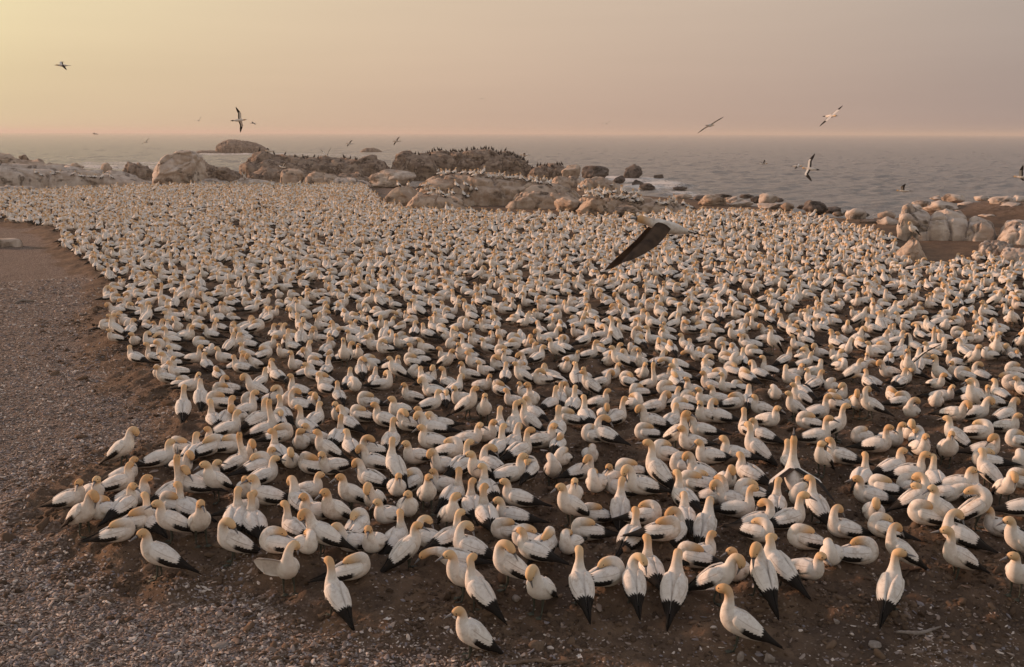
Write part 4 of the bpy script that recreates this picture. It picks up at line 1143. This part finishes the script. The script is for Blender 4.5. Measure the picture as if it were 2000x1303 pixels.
# a gannet beating its wings among the sitting ones
for (px, py, lb, wg, fa, pose) in [(1773, 742, 'gannet in the colony at right raising dark open wings behind its back', ((52, 40, -30, -62), (66, 58, -25, -60)), 225, 'u'),
                             (478, 352, 'gannet with one dark wing held straight up on the far left slabs', ((75, 85, 0, -15), (60, 75, -5, -20)), 180, 'u'),
                             (1412, 470, 'gannet with raised black wing in the colony behind the big flying bird', ((38, 25, -10, -40), (55, 40, -10, -30)), 250, 'n'),
                             (1435, 558, 'gannet landing among the others with dark wings spread, centre right', ((35, 20, -10, -40), (28, -5, -5, -30)), 30, 'n'),
                             (286, 386, 'gannet with small dark wings spread near the far left edge', ((30, 10, 0, -25), (30, 10, 0, -25)), 200, 'n'),
                             (82, 388, 'gannet lifting dark wings by the low slab at far left', ((30, 10, 0, -25), (20, 0, 0, -25)), 160, 'n')]:
    h = see(px, py) if py < 360 else None
    p = ground_at(px, py) if h is None else np.array(h)
    o = place_gannet(kit(pose, 1, 0.0, False, 0, wg), (p[0], p[1], p[2]), (0, 0, math.pi / 2 - R(fa)), 1.0)
    tag(o, lb, 'gannet')

# ------------------------------------------------------------------ flying gannets
def flying(px, py, dist, yaw, pitch, roll, wl, wr, label, wm=None):
    d = ray(px, py)
    P = np.array([0, 0, CAM_H]) + d * dist
    C = [(-.36, 0, 0, .012, .010, 0), (-.27, 0, 0, .045, .035, 0), (-.14, 0, 0, .075, .068, 0), (.02, 0, 0, .086, .080, 0), (.14, 0, .005, .066, .066, .2), (.22, 0, .012, .050, .050, .5),
         (.30, 0, .02, .048, .048, .8), (.345, 0, .022, .047, .046, .93), (.385, 0, .018, .030, .030, .976), (.40, 0, .016, .018, .018, .99)]
    V, F, UV, fr = loft(C, 28, 12)
    V = V - np.array([0, 0, 0])
    root = link('flying_gannet', None, loc=P, rot=(R(roll), R(-pitch), math.pi / 2 - R(yaw)))
    root.rotation_mode = 'XYZ'
    link('body', mesh_from('body', V, F, M_BODY, True, UV), root)
    p, T = fr[-1][0], fr[-1][1]
    B = [(*(p - T * .01), .018, .017, 0), (*(p + T * .05), .011, .012, .5), (*(p + T * .10 + np.array([0, 0, -.004])), .002, .003, 1)]
    link('bill', mesh_from('bill', *loft(B, 6, 6)[:2], M_BILL), root)
    for s, w in ((1, wl), (-1, wr)):
        v, f, uv = open_wing(s, (.10, .02), w, 18, 7)
        v = v * np.array([1, 1, 1])
        link('wing', mesh_from('wing', v, f, wm or M_FLY, True, uv), root)
    tv = [(-.28, .04, 0), (-.28, -.04, 0), (-.40, -.045, -.004), (-.53, 0, -.008), (-.40, .045, -.004)]
    tv = tv + [(a, b * .9, c + .012) for a, b, c in tv]
    link('tail', mesh_from('tail', tv, [(0, 1, 2, 3, 4), (9, 8, 7, 6, 5), (0, 5, 6, 1), (1, 6, 7, 2), (2, 7, 8, 3), (3, 8, 9, 4), (4, 9, 5, 0)], M_TAIL, False), root)
    tag(root, label, 'gannet', 'gannets in flight')
    return root
flying(1300, 443, 12.6, 258, 13, 0, (-52, -46, 32, 40, -10), (-68, -66, 24, 30, -5), 'big gannet flying left low over the colony, dark brown wings beating down', M_BROWNW)
flying(122, 128, 75, 250, 0, -14, (18, -50, -5, -40), (22, -12, 5, -25), 'gannet gliding with bent wings in the yellow sky at upper left')
flying(467, 235, 66, 80, 4, -60, (10, 0, 5, -20), (12, -4, 5, -22), 'white gannet banking over the sea horizon at left')
flying(1387, 245, 58, 40, 0, -27, (4, -8, 10, -12), (6, -2, 10, -15), 'gannet gliding on straight wings just above the horizon, right of centre')
flying(1622, 227, 54, 150, 0, 34, (4, -4, 8, -10), (4, -4, 8, -10), 'white gannet gliding with tilted wings in the sky at right')
flying(1582, 330, 56, 300, 5, -62, (20, -20, 5, -50), (14, -8, 5, -20), 'black and white gannet banking steeply over the sea at right')
flying(1556, 325, 82, 110, 0, 10, (10, -14, 5, -20), (10, -14, 5, -20), 'small gannet flying just left of the banking one over the sea')
flying(1490, 320, 95, 90, 0, -8, (25, 10, 0, -20), (24, 8, 0, -20), 'small gannet low over the sea, right of centre')
flying(1765, 373, 64, 290, 0, 20, (16, 4, 5, -20), (44, 34, 0, -15), 'gannet with one raised wing low over the water, above the right outcrop')
flying(1996, 346, 60, 300, 0, 20, (30, 20, 0, -15), (10, 0, 0, -15), 'gannet partly cut off by the right edge over the sea')
flying(526, 295, 95, 280, 0, 20, (20, -40, 0, -30), (25, 0, 0, -30), 'dark gannet flying in front of the island rock')
flying(638, 304, 100, 190, 0, 5, (62, 50, 0, -15), (56, 46, 0, -15), 'gannet with both wings raised above the long low ridge')
flying(683, 281, 120, 240, 0, 25, (8, 0, 0, -15), (8, 0, 0, -15), 'small gannet over the sea above the tiny islet')
flying(775, 276, 110, 240, 0, 30, (6, -4, 0, -10), (6, -4, 0, -10), 'pale gannet gliding over the sea above the cormorant ridge')
flying(1025, 303, 90, 270, 0, 12, (8, -8, 0, -15), (8, -8, 0, -15), 'pale gannet flying in front of the highest dark ridge')
flying(553, 327, 92, 215, 0, 15, (40, 5, 0, -30), (35, 0, 0, -30), 'gannet coming in to land on the square orange block')
flying(495, 241, 150, 270, 0, 8, (20, -30, 0, -20), (20, -30, 0, -20), 'tiny distant gannet right of the white banking one at left')
flying(388, 236, 190, 180, 0, 20, (40, 30, 0, -15), (35, 20, 0, -15), 'tiny distant gannet left of the white banking one, above the horizon')
flying(186, 262, 180, 270, 0, 6, (22, -25, 0, -20), (22, -25, 0, -20), 'tiny gannet on the horizon line at far left')
flying(1185, 242, 190, 200, 0, 15, (30, 15, 0, -15), (22, 8, 0, -15), 'tiny distant gannet above the horizon, right of centre')
flying(941, 193, 260, 200, 0, 0, (15, -10, 0, -15), (15, -10, 0, -15), 'speck of a distant bird high above the horizon at centre')
flying(285, 278, 170, 200, 0, 30, (20, 5, 0, -15), (20, 5, 0, -15), 'small dark bird over the sea at left')

# ------------------------------------------------------------------ cormorants on the dark ridges
def cormorant_mesh():
    C = [(-.26, 0, .02, .05, .02, 0), (-.17, 0, .12, .11, .07, 0), (-.04, 0, .25, .15, .14, 0), (.05, 0, .37, .11, .11, 0), (.07, 0, .46, .055, .055, 0), (.06, 0, .53, .042, .042, 0),
         (.09, 0, .575, .048, .044, 0), (.14, 0, .58, .024, .022, 0), (.20, 0, .575, .008, .008, 0)]
    V, F, UV, fr = loft(C, 16, 7)
    return mesh_from('cormorant', V, F, M_CORM)
corm = cormorant_mesh()
crng = np.random.default_rng(77)
where = ['long low ridge', 'middle brown ridge', 'dark stack left of the highest ridge', 'highest ridge', 'low rock right of the highest ridge']
CN = [22, 14, 10, 62, 12]
for ri, (o, n) in enumerate(zip(RIDGES, CN)):
    b = [t for q, t in ROCKS if q is o][0]
    vs_ = np.array([v.co[:] for v in o.data.vertices])
    x0, x1, y0, y1 = vs_[:, 0].min(), vs_[:, 0].max(), vs_[:, 1].min(), vs_[:, 1].max()
    zmax = vs_[:, 2].max()
    for k in range(n):
        for _ in range(20):
            x = x0 + (x1 - x0) * (.04 + .92 * (k + crng.random()) / n)
            y = y0 + (y1 - y0) * crng.uniform(.25, .6)
            h = b.ray_cast(Vector((x, y, 30)), Vector((0, 0, -1)))
            if h[0] is not None and 698 < project([x, y, h[0].z])[0, 0] < 752: continue
            if h[0] is not None and h[0].z > SEA_Z + .45 * (zmax - SEA_Z): break
        else:
            continue
        c = link('cormorant', corm, loc=(x, y, h[0].z - .03), rot=(0, 0, crng.uniform(0, 6.28)), scale=float(crng.uniform(.9, 1.25)))
        tag(c, 'dark cormorant perched upright on the %s' % where[ri], 'cormorant', 'cormorants on the ' + where[ri])

# ------------------------------------------------------------------ gravel and shell chips
def chip_mesh(seed):
    V, F = ico(2)
    g = np.random.default_rng(seed)
    V = V * np.array([1, g.uniform(.55, .85), g.uniform(.22, .42)])
    V = V * (1 + .35 * fbm(V[:, 0] * 1.6 + seed, V[:, 1] * 1.6, V[:, 2] * 1.6, 2))[:, None]
    V[:, 2] += .25 * (V[:, 0] ** 2) * g.uniform(-.6, .6)
    s = bpy.data.materials.get('shell_chip')
    if s is None:
        q = NT('shell_chip'); r = q.rnd()
        r2 = q.math('FRACT', q.math('MULTIPLY', r, 7.13))
        c = q.mix(r, (.14, .10, .08), (.38, .31, .27))
        c = q.mix(q.rng(r2, .80, .86), c, (.58, .51, .46))
        c = q.mix(q.rng(r2, .25, .10), c, (.22, .20, .215))
        s = q.done(c, .8, None, .25)
    return mesh_from('chip', V, F, s)
def build_gravel():
    g = np.random.default_rng(41)
    n = 300000
    rr = 7.5 * np.exp(g.random(n) ** .85 * math.log(42 / 7.5))
    th = np.radians(g.uniform(-36, 36, n))
    x, y = rr * np.sin(th), rr * np.cos(th)
    s = poly_sdf(COLONY, x, y) + .6 * fbm(x * .9, y * .9, 2, 3)
    left = sstep(-.3, -3.2, x + .05 * (y - 9) + .9 * fbm(x * .6, y * .6, 9, 3)) * sstep(.2, -1.2, s)
    patch = sstep(.0, .5, fbm(x * 1.3, y * 1.3, 7, 3))
    dens = np.clip(.05 + .95 * left + .30 * sstep(.1, -.9, s) * patch + .07 * sstep(.3, -.6, s), 0, 1)
    dens = np.where(s > .5, .035 + .03 * patch, dens)
    ok = (g.random(n) < dens * np.interp(rr, [9, 18, 42], [1, 1, .8]))
    x, y = x[ok], y[ok]; rr = rr[ok]
    z = height(x, y) + nest(x, y)
    sz = np.exp(g.normal(math.log(.0145), .38, len(x))) * np.interp(rr, [9, 20, 42], [1, 1.15, 1.7])
    rot = np.stack([g.normal(0, .35, len(x)), g.normal(0, .35, len(x)), g.uniform(0, 6.28, len(x))], 1)
    o = instancer('shell_gravel', np.stack([x, y, z + sz * .12], 1), g.integers(0, 5, len(x)), rot, np.stack([sz * g.uniform(.9, 1.6, len(x)), sz, sz], 1), [chip_mesh(i) for i in range(5)])
    tag(o, 'grey and brown shell chips and pebbles strewn over the ground', 'gravel', kind='stuff')
    print('chips', len(x))
build_gravel()
def build_clods():
    g = np.random.default_rng(43)
    n = 120000
    rr = 8.5 * np.exp(g.random(n) ** .9 * math.log(34 / 8.5))
    th = np.radians(g.uniform(-34, 34, n))
    x, y = rr * np.sin(th), rr * np.cos(th)
    s = poly_sdf(COLONY, x, y)
    ok = g.random(n) < .55 * sstep(-2.2, .1, s) * (.25 + .75 * sstep(-.1, .5, fbm(x * 1.1, y * 1.1, 17, 3)))
    x, y, rr = x[ok], y[ok], rr[ok]
    sz = np.exp(g.normal(math.log(.017), .5, len(x))) * np.interp(rr, [9, 34], [1, 1.6])
    meshes = []
    q = NT('soil_clod'); c = q.mix(q.rnd(), (.06, .041, .029), (.17, .118, .083)); mt = q.done(c, .95, None, .1)
    for i in range(4):
        V, F = ico(2)
        V = V * np.array([1, .8, .55]) * (1 + .45 * fbm(V[:, 0] * 1.5 + i * 9, V[:, 1] * 1.5, V[:, 2] * 1.5, 3))[:, None]
        meshes.append(mesh_from('clod', V, F, mt))
    rot = np.stack([g.normal(0, .4, len(x)), g.normal(0, .4, len(x)), g.uniform(0, 6.28, len(x))], 1)
    o = instancer('soil_crumbs', np.stack([x, y, height(x, y) + nest(x, y)], 1), g.integers(0, 4, len(x)), rot, np.stack([sz * g.uniform(.8, 1.7, len(x)), sz, sz], 1), meshes)
    tag(o, 'dark crumbs of trampled guano soil and nest debris between the gannets', 'soil', kind='stuff')
    print('clods', len(x))
build_clods()
# single stones, sticks and bits one can pick out
M_STONE = simple('grey_stone', (.30, .26, .235), .85, (.20, .17, .15), 30, .2, .4)
M_STICK = simple('dry_stick', (.20, .14, .10), .9, (.12, .085, .06), 40, .2, .5)
M_WHITE = simple('white_down', (.70, .67, .64), .9, (.55, .52, .50), 40)
def stone(px, py, w, h, label, mat=M_STONE, seed=0, name='stone', cat='stone', flat=.9):
    p = ground_at(px, py); dist = math.hypot(p[1], CAM_H)
    V, F = boulder_shape(3, 900 + seed, 6, .08)
    V = V * np.array([w, w * flat, h]) * dist / F_PX / 2
    o = link(name, mesh_from(name, V, F, mat), loc=(p[0], p[1], p[2] + h * dist / F_PX * .25))
    tag(o, label, cat)
stone(1008, 1184, 18, 15, 'small round whitish stone on the soil beside the bending gannet', seed=1)
stone(99, 1278, 20, 16, 'round grey pebble on the gravel, bottom left', seed=2)
stone(408, 1238, 12, 14, 'pale blue-grey shell standing on the gravel, lower left', seed=3)
stone(1446, 1290, 16, 26, 'curved pale bone at the bottom edge below the tall lone gannet', seed=4, name='bone', cat='bone', flat=.5)
stone(1708, 1262, 30, 12, 'grey flat stone on the soil, bottom right', seed=5)
stone(1634, 1216, 12, 10, 'small bluish pebble on the soil, lower right', seed=6)
stone(1502, 1292, 22, 22, 'rounded brown stone at the bottom edge, right of the tall lone gannet', seed=7)
stone(942, 1298, 18, 10, 'pale oval pebble at the bottom edge under the frontmost gannet', seed=8)
stone(430, 1262, 34, 9, 'flat grey shell heap on the gravel, lower left', seed=9)
stone(1050, 1266, 34, 20, 'weathered brown bone lump half buried, bottom centre', seed=10, mat=M_STICK)
stone(1590, 590, 1, 1, 'tiny pebble', seed=11) if False else None
def stick(pts, rad, label, mat=M_STICK, name='stick', cat='stick'):
    P = [ground_at(x, y) + np.array([0, 0, rad * .6 + dz]) for x, y, dz in pts]
    C = [(*p, rad * k, rad * k, 0) for p, k in zip(P, np.interp(np.linspace(0, 1, len(P)), [0, .2, .8, 1], [.6, 1, .9, .35]))]
    V, F, UV, fr = loft(C, 20, 7, (0, 0, 1))
    V = V + rad * .35 * np.stack([fbm(V[:, 0] * 30, V[:, 1] * 30, V[:, 2] * 30 + k, 2) for k in range(3)], 1)
    tag(link(name, mesh_from(name, V, F, mat), None), label, cat)
stick([(985, 1300, 0), (1045, 1294, .01), (1085, 1298, 0), (1135, 1292, .02)], .022, 'curved brown stick lying at the bottom edge, centre')
stick([(1750, 1236, 0), (1795, 1240, .01), (1838, 1228, .015)], .024, 'thick pale stick on the soil, lower right', M_STONE)
stick([(0, 985, 0), (30, 980, .015), (52, 973, 0)], .022, 'pale wooden stick on the gravel at the left edge', M_STONE)
stick([(28, 594, 0), (45, 590, .03), (70, 590, 0)], .045, 'pale piece of driftwood on the gravel, upper left', M_STONE, 'driftwood', 'driftwood')
def down(px, py, label, seed):
    p = ground_at(px, py); g = np.random.default_rng(seed)
    V, F = [], []
    for k in range(16):
        a, l, t = g.uniform(0, 6.28), g.uniform(.02, .06), g.uniform(.1, .9)
        c = np.array([math.cos(a) * l, math.sin(a) * l, l * t * .5])
        n = np.array([-math.sin(a), math.cos(a), 0]) * .006
        i = len(V); V += [n, -n, c * .6 + n * 1.6 + [0, 0, .004], c, c * .6 - n * 1.6 + [0, 0, .004]]
        F += [(i, i + 1, i + 4, i + 2), (i + 2, i + 4, i + 3)]
    o = link('feather_tuft', mesh_from('feather_tuft', np.array(V), F, M_WHITE, False), loc=p + np.array([0, 0, .012]))
    tag(o, label, 'feather')
down(757, 1212, 'white down tuft on the soil left of the frontmost gannet', 1)
down(826, 1213, 'white feather tuft on the soil near the frontmost gannet', 2)
down(1132, 1286, 'pale feather tuft beside the curved stick, bottom centre', 3)

# ------------------------------------------------------------------ haze
def build_haze():
    m = bpy.data.materials.new('haze_air'); m.use_nodes = True
    t = m.node_tree; t.nodes.clear()
    o = t.nodes.new('ShaderNodeOutputMaterial'); v = t.nodes.new('ShaderNodeVolumePrincipled')
    v.inputs['Color'].default_value = (.80, .74, .70, 1)
    v.inputs['Density'].default_value = HAZE_DENSITY
    v.inputs['Anisotropy'].default_value = .2
    t.links.new(v.outputs[0], o.inputs['Volume'])
    V = [(x, y, z) for z in (-7, 17) for x, y in ((-26000, -400), (26000, -400), (26000, 26000), (-26000, 26000))]
    me = mesh_from('haze', V, [(3, 2, 1, 0), (4, 5, 6, 7), (0, 1, 5, 4), (1, 2, 6, 5), (2, 3, 7, 6), (3, 0, 4, 7)], m, False)
    tag(link('haze', me), kind='stuff')
HAZE_DENSITY = .00033
build_haze()
